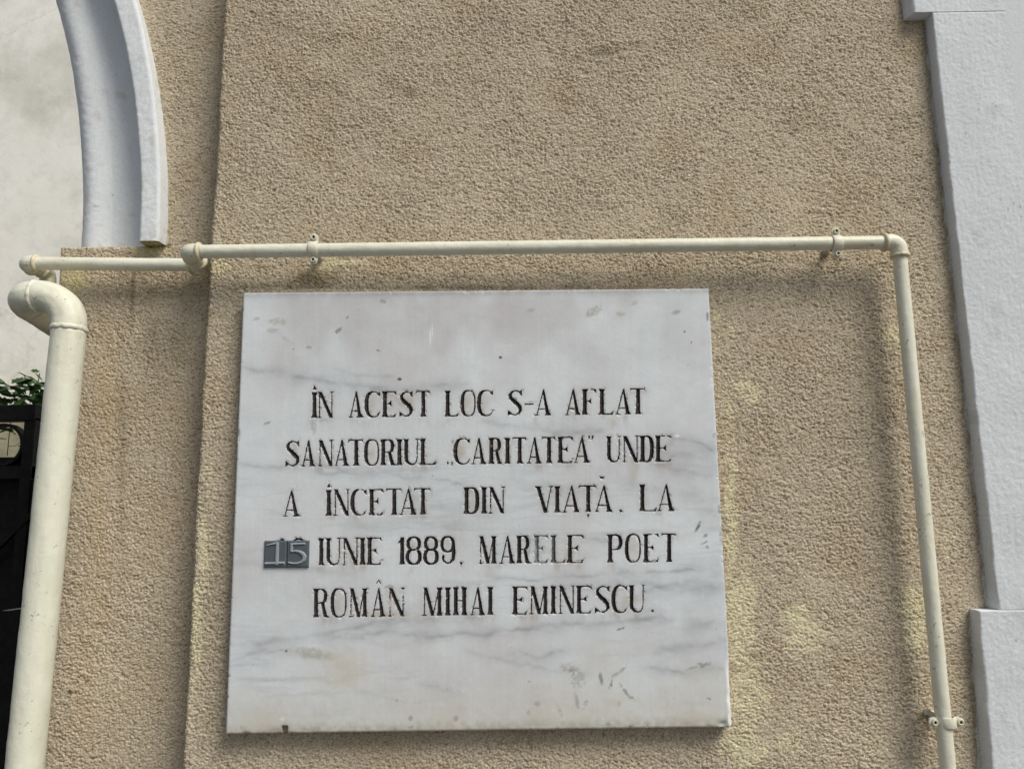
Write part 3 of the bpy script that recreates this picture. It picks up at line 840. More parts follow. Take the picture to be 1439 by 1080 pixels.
# worn edges and the broken bottom right arris
eu = np.minimum(UU, 1 - UU) * wid; ev = np.minimum(VV, 1 - VV) * hei
ed = np.minimum(eu, ev)
rimw = 0.0016 + 0.0012 * np.clip(vn(px / 9, py / 9, 3), 0, 1)
depth += np.clip(1 - ed / rimw, 0, 1) ** 2 * 0.0018
nick = sstep(.62, .9, vn(px / 5, py / 5, 4)) * sstep(0.006, 0.001, ed) * 0.0018
depth += nick
rgt = (1 - UU) * wid
chm = sstep(915, 960, py) * sstep(0.0075, 0.0, rgt + .0015 * vn(py / 14, py * 0, 1)) * 0.007
depth += chm
nt_ = sstep(4.5, 3.5, np.abs(px - 400)) * sstep(1019, 1021, py)
depth += nt_ * 0.010
corner = blob(px, py, 1016, 1017, 6, 4) * .004; depth += corner

# --- colour: veins, grime, drips, scuffs
C = np.broadcast_to(s2l([215, 220, 223]), GX.shape + (3,)).copy()
wx = fbm(px / 90, py / 60, 4, 2) * 9; wy = fbm(px / 60 + 5, py / 40, 5, 3) * 7
cloud = fbm(px / 240, (py + wy) / 70, 5, 1)
C *= (1 + 0.05 * cloud)[..., None]
C = mixc(C, s2l([202, 199, 200]), sstep(0, 1, fbm(px / 80 + 3, py / 130, 4, 5)) * .6)
C = mixc(C, s2l([184, 180, 180]), sstep(640, 420, py) * sstep(1010, 860, px) * sstep(360, 420, px) * sstep(-.5, .6, fbm(px / 60, py / 90, 3, 6)) * .55)
# procedural fine veining, stronger in the lower middle
fv = np.abs(fbm((px + wx * 3) / 150, (py + wy * .6) / 16, 4, 4))
C = mixc(C, s2l([140, 145, 156]), sstep(.16, .0, fv) * sstep(600, 660, py) * sstep(-.2, .8, fbm(px / 120, py / 60, 3, 7)) * .16)
C = mixc(C, s2l([158, 160, 164]), sstep(.2, 1.0, fbm((px + wx) / 110, (py + wy) / 11, 5, 6)) * sstep(590, 680, py) * .2)
VEINS = [
    ([(335, 517), (395, 523), (450, 534), (520, 543), (600, 545), (660, 538)], 3.0, .55), ([(430, 515), (520, 527), (560, 531)], 3.5, .22),
    ([(325, 650), (380, 657), (440, 655), (520, 666), (590, 671), (660, 684)], 2.2, .40), ([(430, 668), (520, 660), (620, 658)], 2.2, .3),
    ([(672, 592), (720, 600), (790, 603), (860, 606)], 3.6, .42), ([(935, 612), (985, 624), (1015, 642)], 4.0, .5), ([(910, 649), (945, 661), (1012, 668)], 2.6, .5),
    ([(880, 628), (960, 640), (1014, 632)], 8, .3), ([(675, 812), (760, 813), (870, 806), (985, 801)], 2.2, .42), ([(900, 830), (960, 825), (1022, 824)], 7.0, .55),
    ([(770, 828), (850, 822), (930, 818)], 5, .28), ([(320, 908), (370, 902), (440, 893), (490, 884), (560, 866)], 3.4, .38), ([(322, 926), (370, 915), (420, 908)], 2.4, .32),
    ([(525, 888), (600, 893), (690, 890), (760, 881), (850, 873), (950, 868)], 2.8, .6), ([(450, 895), (540, 892)], 7, .25), ([(958, 870), (980, 877), (1006, 872)], 4.5, .6),
    ([(540, 874), (620, 872), (700, 866)], 5, .35), ([(715, 918), (760, 922), (805, 914)], 3.5, .35), ([(915, 916), (960, 911), (1024, 898)], 4.0, .42),
    ([(905, 938), (950, 941), (1026, 939)], 2.2, .6), ([(585, 962), (620, 964), (655, 978)], 4.0, .35), ([(650, 914), (700, 925), (770, 940), (830, 945)], 3, .28), ([(700, 670), (800, 690), (860, 686), (1000, 700)], 9, .2),
    ([(560, 690), (640, 712), (700, 720)], 8, .22), ([(980, 716), (1016, 720)], 9, .28), ([(470, 742), (560, 730), (660, 742)], 10, .15), ([(820, 755), (850, 762), (900, 758)], 2, .3), ([(325, 780), (420, 800), (520, 812)], 9, .14),
]
tear0 = 0.5 + 0.5 * fbm(px / 14, py / 6, 4, 1)
vx_ = px + 1.5 * vn(px / 6, py / 6, 1)
for pts, wv, k in VEINS:
    xs_ = [p[0] for p in pts]; ys_ = [p[1] for p in pts]
    yc = np.interp(vx_, xs_, ys_) + 3.0 * vn(px / 26, py * 0 + pts[0][1], 4) + 1.2 * vn(px / 7, py * 0 + pts[0][1], 5)
    d = np.abs(py - yc) / (wv * (1 + .5 * vn(px / 30, py * 0 + 3 + pts[0][1], 2)))
    end = sstep(xs_[0] - 8, xs_[0] + 22, px) * sstep(xs_[-1] + 8, xs_[-1] - 22, px)
    brk = 0.6 + 0.5 * vn(px / 22, py / 8 + 5, 6)
    C = mixc(C, s2l([122, 125, 131]), np.exp(-d * d) * end * k * brk * (.35 + 1.1 * tear0))
    C = mixc(C, s2l([166, 169, 174]), np.exp(-(d / 3.6) ** 2) * end * k * .6 * (.5 + tear0))
tear = 0.5 + 0.5 * fbm(px / 7, py / 7, 4, 1)
fine = 0.5 + 0.5 * fbm(px / 3.2, py / 2.6, 3, 5)
def st(cx_, cy_, rx, ry, col, k, ang=0, lo=.3, hi=.75):
    global C
    C = mixc(C, s2l(col), sstep(lo, hi, blob(px, py, cx_, cy_, rx * 1.15, ry * 1.15, ang) * (.15 + .5 * tear + 1.0 * fine)) * k * (1.0 if min(rx, ry) < 3 else .85))
BE = [168, 160, 146]; DK = [74, 72, 70]; WH = [232, 234, 236]
for a in [(390, 452, 14, 5, BE, .6), (382, 464, 10, 4, BE, .5), (405, 478, 10, 3, BE, .4, 30), (360, 448, 5, 3, [140, 134, 124], .5), (475, 465, 7, 3, [96, 90, 84], .7, -40), (488, 446, 3, 1.5, DK, .6, -50),
          (435, 488, 5, 2.5, [150, 146, 140], .6), (412, 490, 2, 1.5, DK, .5), (540, 422, 6, 4.5, [140, 134, 124], .75, -30), (532, 493, 4.5, 1.6, DK, .9, 25), (561, 532.5, 3.2, 2, DK, 1), (703, 502, 2.6, 2, DK, 1),
          (745, 436, 7, 4, BE, .6), (833, 438, 13, 7, [158, 150, 132], .65, -35), (872, 441, 6, 4, BE, .55), (950, 439, 7, 3, [130, 126, 120], .6, -20), (891, 426, 7, 3, BE, .5, -20), (962, 466, 1.6, 1.4, DK, .9), (971, 481, 1.6, 1.4, DK, .9),
          (994, 445, 2.5, 6, [110, 112, 114], .7), (1000, 411, 4, 4, [120, 122, 124], .7), (376, 594, 5, 1.6, [120, 114, 106], .6, -15), (441, 598, 4, 12, [150, 150, 154], .5), (455, 590, 13, 4, [160, 160, 164], .5),
          (442, 918, 30, 8, [160, 152, 138], .45, 8), (402, 914, 2, 1.6, DK, .9), (398, 913, 6, 2, BE, .5), (490, 940, 30, 30, [206, 202, 190], .5), (380, 955, 16, 3, BE, .25),
          (981, 739, 2.6, 8, [90, 88, 86], .9, 25), (991, 752, 5, 3, [110, 106, 102], .8, -30), (990, 762, 6, 1.6, [120, 116, 110], .6, -20), (994, 768, 2, 3, DK, .5), (845, 953, 3, 9, [92, 92, 92], .85, -8), (858, 962, 2.4, 8, [98, 96, 92], .85, 15),
          (878, 970, 2.5, 14, [120, 116, 112], .7, -38), (889, 980, 2, 7, DK, .6, -38), (868, 945, 14, 2.4, [130, 130, 130], .6, -35), (800, 938, 14, 8, [150, 148, 142], .75, 20), (812, 955, 12, 12, [146, 144, 142], .6, 40),
          (803, 942, 5, 3, DK, .45), (811, 985, 3, 12, [118, 114, 108], .75, -12), (822, 990, 3, 9, [134, 130, 124], .6, 20), (787, 999, 2.5, 9, [130, 126, 118], .6, -20), (755, 988, 5, 3.5, [128, 122, 112], .7), (743, 1001, 3, 4, [132, 128, 118], .6), (870, 988, 2.5, 3.5, [150, 146, 138], .6),
          (872, 883, 6, 1.5, [96, 94, 92], .7, -15), (996, 981, 4, 1.5, [92, 90, 88], .8, 30), (743, 957, 2, 2, DK, .6), (990, 934, 9, 3, [110, 108, 104], .75, -20), (972, 938, 12, 2, [140, 138, 134], .6, -15), (984, 932, 4, 2, DK, .5),
          (641, 1009, 3.5, 4.5, [96, 94, 90], .9), (577, 1008, 4, 3.5, [110, 108, 104], .8, -50), (577, 1021, 5, 3, [120, 118, 114], .7), (556, 1024, 4, 3, [120, 118, 112], .7), (558, 983, 1.2, 3, DK, .6), (339, 1021, 1.6, 2, DK, .5),
          (438, 1024, 13, 4.5, [130, 132, 134], .7), (400, 1023, 5.5, 6, [92, 96, 100], 1), (388, 1026, 9, 4, [110, 112, 114], .8), (857, 1017, 5, 3, [110, 112, 112], .8), (1016, 1018, 8, 4, [188, 190, 186], .8), (1026, 1008, 3, 7, [140, 142, 144], .7),
          (330, 600, 3, 3, [120, 122, 120], .5), (338, 436, 2, 3, [120, 122, 120], .6), (1011, 715, 2, 8, [120, 122, 124], .5), (1014, 752, 3, 14, [110, 112, 116], .6), (1004, 612, 3, 4, [120, 122, 124], .6),
          (533, 553.5, 2.6, 1.6, [70, 60, 56], .8), (636, 620, 1.6, 3, [120, 110, 100], .6), (608, 668, 1.3, 1.3, DK, .6), (545, 823, 6, 2, [150, 146, 140], .6, -30), (756, 770, 10, 24, [188, 192, 196], .55), (742, 765, 5, 16, [148, 150, 154], .6)]:
    st(*a)
for a in [(604.5, 473, 1.3, 17, WH, .9), (607.5, 462, 1.2, 10, WH, .6), (671, 520, 1.3, 22, WH, .4, 8), (402, 565, 1.2, 16, WH, .4, 8), (718, 905, 10, 1.0, WH, .5, -20), (951, 612, 4, 2, WH, .9), (397, 1009, 4, 3, [236, 238, 238], 1), (800, 930, 16, 9, [216, 216, 218], .5), (706, 486, 30, 1.0, WH, .25, 0), (770, 490, 1.0, 26, WH, .25, 30),
          (467.5, 563, 1.2, 7, WH, .8, -25), (364, 1020, .8, 8, WH, .5), (625, 640, 3, 1.2, WH, .6, 40), (698, 1015, 1, 8, WH, .4)]:
    st(*a)
C = mixc(C, s2l([158, 152, 138]), blob(px, py, 440, 920, 34, 8, 8) * .45 * (.4 + .8 * tear)); C = mixc(C, s2l([196, 188, 172]), blob(px, py, 478, 945, 36, 26, 30) * .4 * (.4 + .8 * tear))
C = mixc(C, s2l([204, 199, 188]), sstep(-.1, .8, fbm(px / 70 + 9, py / 45, 5, 1)) * sstep(860, 960, py) * .4)
C *= (1 + 0.035 * fbm(px / 18, py / 12, 4, 6) + 0.02 * vn(px / 1.3, py / 1.3, 3))[..., None]
# random small scratches and pock marks
pk = sstep(.93, .985, vn(px / 2.6 + 11, py / 2.2 + 7, 5)) * sstep(.2, .7, vn(px / 22, py / 22, 6))
C = mixc(C, s2l([120, 118, 114]), pk * .7)
scr = sstep(.9, .98, vn(px / 1.6 + .25 * py / 1.6, py / 28, 2)) * sstep(.4, .8, vn(px / 50 + 3, py / 40, 3))
C = mixc(C, s2l([228, 230, 232]), scr * .4)
brush = vn(px / 2.2, py / 120, 7)
C *= (1 + 0.018 * brush)[..., None]
# grime of the rim
C = mixc(C, s2l([150, 150, 150]), sstep(12, 1, (py - (411 - (px - 342) * .0092))) * (.3 + .5 * tear) * .75)
lowe = 1031 - (px - 317) * .014
C = mixc(C, s2l([196, 188, 168]), sstep(90, 8, lowe - py) * (.4 + .5 * tear) * .6)
C = mixc(C, s2l([160, 152, 134]), sstep(20, 1, lowe - py) * (.2 + .8 * tear) * .75)
C = mixc(C, s2l([150, 150, 146]), sstep(.004, .0008, rgt) * sstep(930, 900, py) * .4 * tear)
C = mixc(C, s2l([226, 230, 234]), (chm > .0008) * .9 + 0.0)
# dirt held in and washed down from the letters
pos = SD
C = mixc(C, s2l([158, 155, 151]), np.exp(-np.clip(pos, 0, 99) / 2.6) * (0.2 + .5 * tear) * .65)
sh1 = np.roll(SD, -int(round(5.5)), axis=0); sh2 = np.roll(SD, -9, axis=0)
C = mixc(C, s2l([168, 160, 150]), np.exp(-np.clip(sh1, 0, 99) / 4.0) * sstep(.0, .9, fbm(px / 16, py / 30, 3, 2)) * .55)
for (cx_, cy_, rx, ry) in [(523, 568, 6, 13), (652, 567, 7, 14), (659, 567, 7, 13), (681, 565, 6, 12), (645, 635, 6, 13), (650, 634, 7, 12), (522, 637, 6, 12), (475, 848, 7, 15), (890, 770, 7, 15), (580, 765, 6, 8), (606, 765, 6, 8), (629, 763, 5, 8), (664, 703, 6, 14), (697, 632, 6, 14), (890, 840, 12, 6), (545, 862, 40, 5), (862, 592, 8, 10), (890, 662, 6, 16), (575, 565, 8, 10), (822, 565, 6, 12), (878, 850, 10, 10)]:
    C = mixc(C, s2l([178, 168, 152]), blob(px, py, cx_, cy_, rx, ry) * .6 * (.5 + .6 * tear))
C = mixc(C, s2l([196, 194, 190]), chip / .0011 * .7)

Vs = np.stack([GX2, YP + depth, GZ2], -1).reshape(-1, 3)
Qs = grid_quads(nr_, nc_)
sdv = np.where(snap, 0.0, SD).reshape(-1)
qs = sdv[Qs].mean(1)
ink = qs < -0.02
whoq = WHO.reshape(-1)[Qs[:, 0]]
Cs = C.reshape(-1, 3)
V1, Q1, c1 = compact(Vs, Qs[~ink], Cs)
slab = link('marble_slab', np_mesh('marble_slab', V1, Q1, c1), M_marble, plaque)
# letters: the black painted floor and walls of each cut
INK = s2l([52, 47, 47])
Ci = np.broadcast_to(INK, C.shape).copy()
Ci = mixc(Ci, s2l([88, 80, 76]), sstep(.2, .8, fbm(px / 5, py / 5, 3, 3)) * .5)
Ci = mixc(Ci, s2l([196, 196, 196]), sstep(.84, .95, vn(px / 2.3 + 3, py / 3.5, 6)) * .6)
Cf = np.broadcast_to(s2l([172, 174, 177]), C.shape).copy()
Cf = mixc(Cf, s2l([110, 110, 112]), sstep(-.3, .6, fbm(px / 4, py / 4, 3, 5)) * .7)
lw = sstep(738, 760, px)
Ci = Ci.reshape(-1, 3); Cf = Cf.reshape(-1, 3)
for i, (ch, fade) in enumerate(letters):
    sel = ink & (whoq == i)
    if sel.sum() < 3: continue
    cc = Ci
    if fade:
        k = 0.75 if ch == 'E' else 0.4
        cc = Ci * (1 - k) + Cf * k
    v, q, c = compact(Vs, Qs[sel], cc)
    o = link('letter', np_mesh('letter', v, q, c, smooth=False), M_letter, plaque)
    if fade: o['label'] = 'letter whose black paint has worn away'
# slab sides and back
def ring_side():
    top = [(r, nc_ * 0) for r in []]
    loop = [0 * nc_ + c for c in range(nc_)] + [r * nc_ + nc_ - 1 for r in range(1, nr_)] + [(nr_ - 1) * nc_ + c for c in range(nc_ - 2, -1, -1)] + [r * nc_ for r in range(nr_ - 2, 0, -1)]
    a = Vs[loop]; b = a.copy(); b[:, 1] = 0.0015
    n = len(loop)
    V = np.concatenate([a, b]); i = np.arange(n); j = (i + 1) % n
    Q = np.stack([i, i + n, j + n, j], -1)
    c = np.broadcast_to(s2l([196, 196, 192]), V.shape)
    return np_mesh('slab_edge', V, Q, c, False)
link('slab_edge', ring_side(), M_marble, plaque)

# --- the two stuck-on number tiles
def tile(l, t, r, b, digit, shapes, lab):
    YF = YP - 0.0042
    x0, z1 = P(l, t, YF); x1, z0 = P(r, b, YF)
    n, m_ = 110, 134
    u = np.linspace(0, 1, n); w = np.linspace(0, 1, m_)
    Ug, Wg = np.meshgrid(u, w)
    gx = Ug * (r - l); gy = Wg * (b - t)
    d = sd_shapes(gx, gy, shapes)
    X = x0 + (x1 - x0) * Ug; Z = z0 + (z1 - z0) * Wg
    e = np.minimum(np.minimum(gx, (r - l) - gx), np.minimum(gy, (b - t) - gy))
    hgt = -np.clip(1 - e / 1.5, 0, 1) * 0.0020
    hgt = np.where(d < 0, hgt + np.minimum(-d * 1.5, 1.7) * MM, hgt)
    Vt = np.stack([X, YF - hgt, Z], -1).reshape(-1, 3)
    Qt = grid_quads(m_, n)
    dig = d.reshape(-1)[Qt].mean(1) < 0
    root = bpy.data.objects.new('number_tile', None)
    v, q = compact(Vt, Qt[~dig])
    # skirt to the slab
    po = link('number_tile', np_mesh('number_tile', v, q, None, True), M_plate, plaque)
    bpy.data.objects.remove(root)
    loop = [c for c in range(n)] + [k * n + n - 1 for k in range(1, m_)] + [(m_ - 1) * n + c for c in range(n - 2, -1, -1)] + [k * n for k in range(m_ - 2, 0, -1)]
    a = Vt[loop]; bb_ = a.copy(); bb_[:, 1] = YP + .0004
    k = len(loop); i = np.arange(k); j = (i + 1) % k
    link('tile_rim', np_mesh('tile_rim', np.concatenate([a, bb_]), np.stack([i, i + k, j + k, j], -1), None, False), M_plate, po)
    v, q = compact(Vt, Qt[dig])
    link('digit', np_mesh('digit', v, q, None, False), M_digit, po)
    po['label'] = lab
# digits in tile pixels (y up)
one = [('p', [(15.2, 3.2), (20.6, 3.2), (20.2, 35), (15.6, 33)]), ('p', [(2.4, 30.0), (3.0, 31.6), (17, 35.4), (20.2, 35), (16, 31.8)]), ('p', [(1.2, 4.2), (1.2, 7.4), (28.8, 8.2), (28.8, 4.4)])]
five = [('p', [(4.6, 30.8), (4.6, 33.8), (25, 34.2), (25.6, 31.4)]), ('p', [(4.0, 21.6), (4.6, 33), (8.8, 33), (8.2, 21.2)])] + \
    chain([(6.0, 22, 1.3), (11, 22.8, 1.5), (17, 21.8, 2.0), (22, 19, 2.6), (24.4, 15, 2.8), (23.6, 10.6, 2.6), (20, 7.2, 2.0), (14.5, 5.6, 1.5), (9, 5.6, 1.4), (3.2, 6.8, 1.3)])
tile(371.4, 759.4, 401.9, 796.8, '1', one, 'dark grey tile with a raised figure 1 stuck over the old date')
tile(403.4, 759.2, 433.4, 796.6, '5', five, 'dark grey tile with a raised figure 5 stuck over the old date')

# ------------------------------------------------------------------ pipes
def tube(name, pts, r, mat, parent, seg=40, wob=0.00025, cap=True, radii=None, seed=0):
    pts = [Vector(p) for p in pts]
    V = []; n = len(pts)
    up = None; acc = 0
    for i, p in enumerate(pts):
        t = (pts[min(i + 1, n - 1)] - pts[max(i - 1, 0)]).normalized()
        if up is None:
            up = t.orthogonal().normalized()
        else:
            up = (up - t * up.dot(t)).normalized()
        if i: acc += (p - pts[i - 1]).length
        s = t.cross(up)
        rr = r if radii is None else radii[i]
        a = np.arange(seg) / seg * 2 * math.pi
        k = wob * (vn(np.cos(a) * 3 + 20 + seed, np.full(seg, acc / 0.02), 3) + .6 * vn(np.sin(a) * 6 + 20, np.cos(a) * 3 + acc / 0.007 + seed, 4))
        for j in range(seg):
            d = up * math.cos(a[j]) + s * math.sin(a[j])
            V.append(p + d * (rr + k[j]))
    V = np.array([tuple(v) for v in V])
    i = np.arange(seg); j = (i + 1) % seg
    Q = np.concatenate([np.stack([k * seg + i, k * seg + j, (k + 1) * seg + j, (k + 1) * seg + i], -1) for k in range(n - 1)])
    if cap:
        c0 = len(V); V = np.concatenate([V, [tuple(pts[0]), tuple(pts[-1])]])
        e = np.stack([j, i, np.full(seg, c0), np.full(seg, c0)], -1)
        f = (n - 1) * seg
        g = np.stack([f + i, f + j, np.full(seg, c0 + 1), np.full(seg, c0 + 1)], -1)
        # caps as triangles in a second mesh pass
        me = bpy.data.meshes.new(name)
        faces = [tuple(int(v) for v in q) for q in Q] + [(int(b), int(a), c0) for a, b in zip(i, j)] + [(int(f + a), int(f + b), c0 + 1) for a, b in zip(i, j)]
        me.from_pydata([tuple(v) for v in V], [], faces); me.update()
        me.polygons.foreach_set('use_smooth', np.full(len(faces), True))
    else:
        me = np_mesh(name, V, Q)
    return link(name, me, mat, parent)

def line_pts(a, b, step=0.006):
    a, b = Vector(a), Vector(b); n = max(2, int((b - a).length / step))
    return [a.lerp(b, k / n) for k in range(n + 1)]

def arc3(c, din, dout, R, n=16):
    """fillet at corner c coming along din and leaving along dout (unit)"""
    c, din, dout = Vector(c), Vector(din).normalized(), Vector(dout).normalized()
    ang = din.angle(dout); T = R * math.tan(ang / 2)
    a = c - din * T
    nrm = (dout - din * dout.dot(din)).normalized()
    o = a + nrm * R
    return [o - nrm * R * math.cos(ang * k / n) + din * R * math.sin(ang * k / n) for k in range(n + 1)]

def elbow(c, din, dout, r, R, parent, mat, collar=True, ext=0.010, name='elbow'):
    din, dout = Vector(din).normalized(), Vector(dout).normalized()
    mid = arc3(c, din, dout, R)
    pts = [mid[0] - din * ext * (1 - k / 4) for k in range(4)] + mid + [mid[-1] + dout * ext * k / 4 for k in range(1, 5)]
    radii = []
    n = len(pts)
    for k in range(n):
        radii.append(r * 1.22)
    o = tube(name, pts, r, mat, parent, 40, 0.0004, True, radii, 5)
    if collar:
        for p, d in ((pts[0], -din), (pts[-1], dout)):
            cp_ = [p - d * .0030, p - d * .0026, p + d * .0 , p + d * .0026, p + d * .0036]
            tube('collar', cp_, r, M_collar, o, 40, 0.0004, True, [r * 1.2, r * 1.36, r * 1.40, r * 1.34, r * 1.04], 9)
    return pts

R_S = 0.0128
Y_FR = -0.046       # axis of the front run
Y_BK = 0.034        # axis of the run on the recessed wall
gas = thing('gas_pipe', 'thin cream painted pipe running above the marble plaque and down its right side', 'pipe', tuple(P3(1332, 1080, Y_FR)))
A0 = P3(262, 354, Y_FR); A1 = P3(1262.5, 340.5, Y_FR); B1 = P3(1333, 1090, Y_FR)
dh = (A1 - A0).normalized(); dv = (B1 - A1).normalized()
xb_, zb_ = P(287, 370.5, Y_BK)
BKR = Vector((A0.x, Y_BK, A0.z))          # straight behind the front elbow
BKL = P3(35, 370, Y_BK)
print('check back elbow', PIX(BKR.x, BKR.y, BKR.z))
RB = 0.021
tube('pipe_run', line_pts(A0 + dh * .026, A1 - dh * .026), R_S, M_pipe, gas, seed=1)
tube('pipe_drop', line_pts(A1 + dv * .026, B1 + dv * .5), R_S, M_pipe, gas, seed=2)
elbow(A1, dh, dv, R_S, .017, gas, M_pipe)
elbow(A0, (0, -1, 0), dh, R_S, .014, gas, M_pipe)
dl = (BKR - BKL).normalized()
elbow(BKR, dl, (0, -1, 0), R_S, .014, gas, M_pipe)
tube('pipe_link', line_pts(BKR + Vector((0, -.02, 0)), A0 + Vector((0, .02, 0))), R_S, M_pipe, gas, seed=3)
tube('pipe_run', line_pts(BKL + dl * .022, BKR - dl * .022), R_S, M_pipe, gas, seed=4)
elbow(BKL, (0, -1, 0), dl, R_S, .014, gas, M_pipe)
BK2 = BKL + Vector((0, .078, 0.004))
tube('pipe_link', line_pts(BKL + Vector((0, .02, 0)), BK2 + Vector((0, -.02, 0))), R_S, M_pipe, gas, seed=6)
elbow(BK2, (0, 1, 0), (0, 0, -1), R_S, .014, gas, M_pipe)

# --- thick riser
R_B = 0.0302
Y_RS = -0.022
V0 = P3(97, 462, Y_RS); V1b = P3(36.5, 1060, Y_RS)
dvv = (V0 - V1b).normalized()
riser = thing('riser_pipe', 'thick pale cream riser pipe with a gooseneck top beside the iron gate', 'pipe', (V1b.x, Y_RS, 0))
RBB = 0.060
left_off = 0.103
top_c = V0 + dvv * 0.066
tube('pipe_shaft', line_pts(V1b - dvv * .6, V0, .01), R_B, M_pipe_big, riser, 64, .0004, seed=7)
dleft = Vector((-1, 0.0, -0.03)).normalized()
p1 = arc3(top_c, dvv, dleft, RBB, 18)
c2 = top_c + dleft * left_off
dback = Vector((0.02, 1, -0.16)).normalized()
p2 = arc3(c2, dleft, dback, 0.034, 18)
tube('gooseneck', [V0] + p1 + [p2[0]], R_B, M_pipe_big, riser, 64, .0007, True, None, 8)
tube('gooseneck', p2, R_B, M_pipe_big, riser, 64, .0007, True, None, 12)
tube('pipe_shaft', line_pts(p2[-1], p2[-1] + dback * .55, .01), R_B, M_pipe_big, riser, 64, .0005, seed=9)
def bead(p, d, r, parent, mat, w=.005, hgt=.0028):
    u = d.orthogonal().normalized(); s = d.cross(u); V = []; F_ = []
    n, m_ = 72, 12
    for i in range(n):
        a = 2 * math.pi * i / n
        off = .0016 * float(vn(np.array([a * 4.0]), np.array([r * 1000]), 2)[0]); hh = hgt * (1 + .35 * float(vn(np.array([a * 6.0]), np.array([3.0]), 4)[0]))
        for j in range(m_):
            b = 2 * math.pi * j / m_
            q = p + (u * math.cos(a) + s * math.sin(a)) * (r - .0005 + hh * max(math.sin(b), -.3)) + d * (w * math.cos(b) + off)
            V.append(q)
    for i in range(n):
        for j in range(m_):
            F_.append((i * m_ + j, ((i + 1) % n) * m_ + j, ((i + 1) % n) * m_ + (j + 1) % m_, i * m_ + (j + 1) % m_))
    return link('weld_bead', poly_mesh('weld_bead', V, F_, True), mat, parent)
bead(V0, dvv, R_B, riser, M_pipe_big)
bead(p2[0], dleft, R_B, riser, M_pipe_big, .004, .0024)

# ------------------------------------------------------------------ clamps
def disc_screw(c, r, hgt, parent, axis=Vector((0, -1, 0))):
    """round screw head with a dark recess"""
    u = axis.orthogonal().normalized(); s = axis.cross(u); n = 20
    rings = [(r, 0), (r, hgt * .6), (r * .82, hgt), (r * .5, hgt), (r * .42, hgt * .35)]
    V = []; F_ = []
    for rr, h in rings:
        for i in range(n):
            a = 2 * math.pi * i / n
            V.append(c + axis * h + (u * math.cos(a) + s * math.sin(a)) * rr * (1 + .05 * math.sin(3 * a + r * 9000)))
    for k in range(len(rings) - 1):
        for i in range(n):
            j = (i + 1) % n
            F_.append((k * n + i, k * n + j, (k + 1) * n + j, (k + 1) * n + i))
    o = link('screw', poly_mesh('screw', V, F_, True), M_screw, parent)
    V2 = [c + axis * (hgt * .4) + (u * math.cos(2 * math.pi * i / n) + s * math.sin(2 * math.pi * i / n)) * r * .44 for i in range(n)]
    link('screw_recess', poly_mesh('screw_recess', V2, [list(range(n))]), M_hole, o)
    return o

def clamp(cpx, cpy, d, label, side_off, group='pipe clamps', skew=0.0, lug=True):
    """strap round the pipe (axis d) with two lugs across it"""
    c = P3(cpx, cpy, Y_FR)
    t = thing('pipe_clamp', label, 'clamp', tuple(c), group)
    d = Vector(d).normalized()
    wd = 0.0088; rr = R_S + 0.0009; th = 0.0016
    cross = Vector((0, -1, 0)).cross(d).normalized()
    if cross.z < -0.5 or (abs(cross.z) < .5 and cross.x > 0): cross = -cross
    # strap band
    pr = []
    n = 40
    V = []; F_ = []
    for i in range(n):
        a = 2 * math.pi * i / n
        dr = cross * math.cos(a) + Vector((0, -1, 0)) * math.sin(a)
        for (e, q) in ((-wd, rr), (-wd, rr + th), (-wd + .001, rr + th + .0005), (wd - .001, rr + th + .0005), (wd, rr + th), (wd, rr)):
            V.append(c + dr * q + d * e)
    for i in range(n):
        j = (i + 1) % n
        for k in range(5): F_.append((i * 6 + k, j * 6 + k, j * 6 + k + 1, i * 6 + k + 1))
    link('strap', poly_mesh('strap', V, F_, True), M_pipe, t)
    # lugs: rounded plates either side
    for sgn in (1, -1):
        V = []; F_ = []
        r0 = rr; L = 0.0175 if sgn > 0 else 0.0155
        outline = [(-wd * .85, 0.0), (-wd * .9, L * .6), (-wd * .6, L * .95), (0, L * 1.05), (wd * .6, L * .95), (wd * .9, L * .6), (wd * .85, 0)]
        for yy in (-0.0022, 0.0022):
            for (e, q) in outline:
                V.append(c + cross * sgn * (r0 - .001 + q) + d * e + Vector((0, yy - .002, 0)))
        m_ = len(outline)
        F_ = [list(range(m_)), list(range(2 * m_ - 1, m_ - 1, -1))] + [(k, m_ + k, m_ + (k + 1) % m_, (k + 1) % m_) for k in range(m_)]
        link('lug', poly_mesh('lug', V, F_), M_pipe, t)
        disc_screw(c + cross * sgn * (r0 + L * .50) + Vector((0, -.0042, 0)), .0058, .0046, t)
    # stand-off stud into the wall
    s0 = c + Vector((0, R_S * .8, 0)); s1 = Vector((c.x, 0.004, c.z))
    tube('stud', line_pts(s0, s1), .0045, M_screw, t, 16)
    tube('nut', [s1 + Vector((0, -.010, 0)), s1 + Vector((0, -.002, 0))], .0085, M_screw, t, 6, 0)
    return t
clamp(441.5, 351, dh, 'cream pipe clamp above the top left of the marble plaque', 0)
clamp(1174.5, 342.5, dh, 'cream pipe clamp above the right, close to the pipe corner', 0)
t3 = clamp(1329.5, 1013, dv, 'cream pipe clamp low on the vertical pipe at the lower right', 0)
disc_screw(P3(1303, 999, Y_FR + .020), .0052, .006, t3)
tube('stud', line_pts(P3(1303, 999, Y_FR + .020), P3(1303, 999, .004)), .0045, M_screw, t3, 16)
link('cross_bar', poly_mesh('cross_bar', [P3(*q, Y_FR + dy) for dy in (.016, .020) for q in ((1299, 994), (1314, 1001), (1314, 1008), (1299, 1003))], [(0, 1, 2, 3), (7, 6, 5, 4), (0, 4, 5, 1), (1, 5, 6, 2), (2, 6, 7, 3), (3, 7, 4, 0)]), M_pipe, t3)

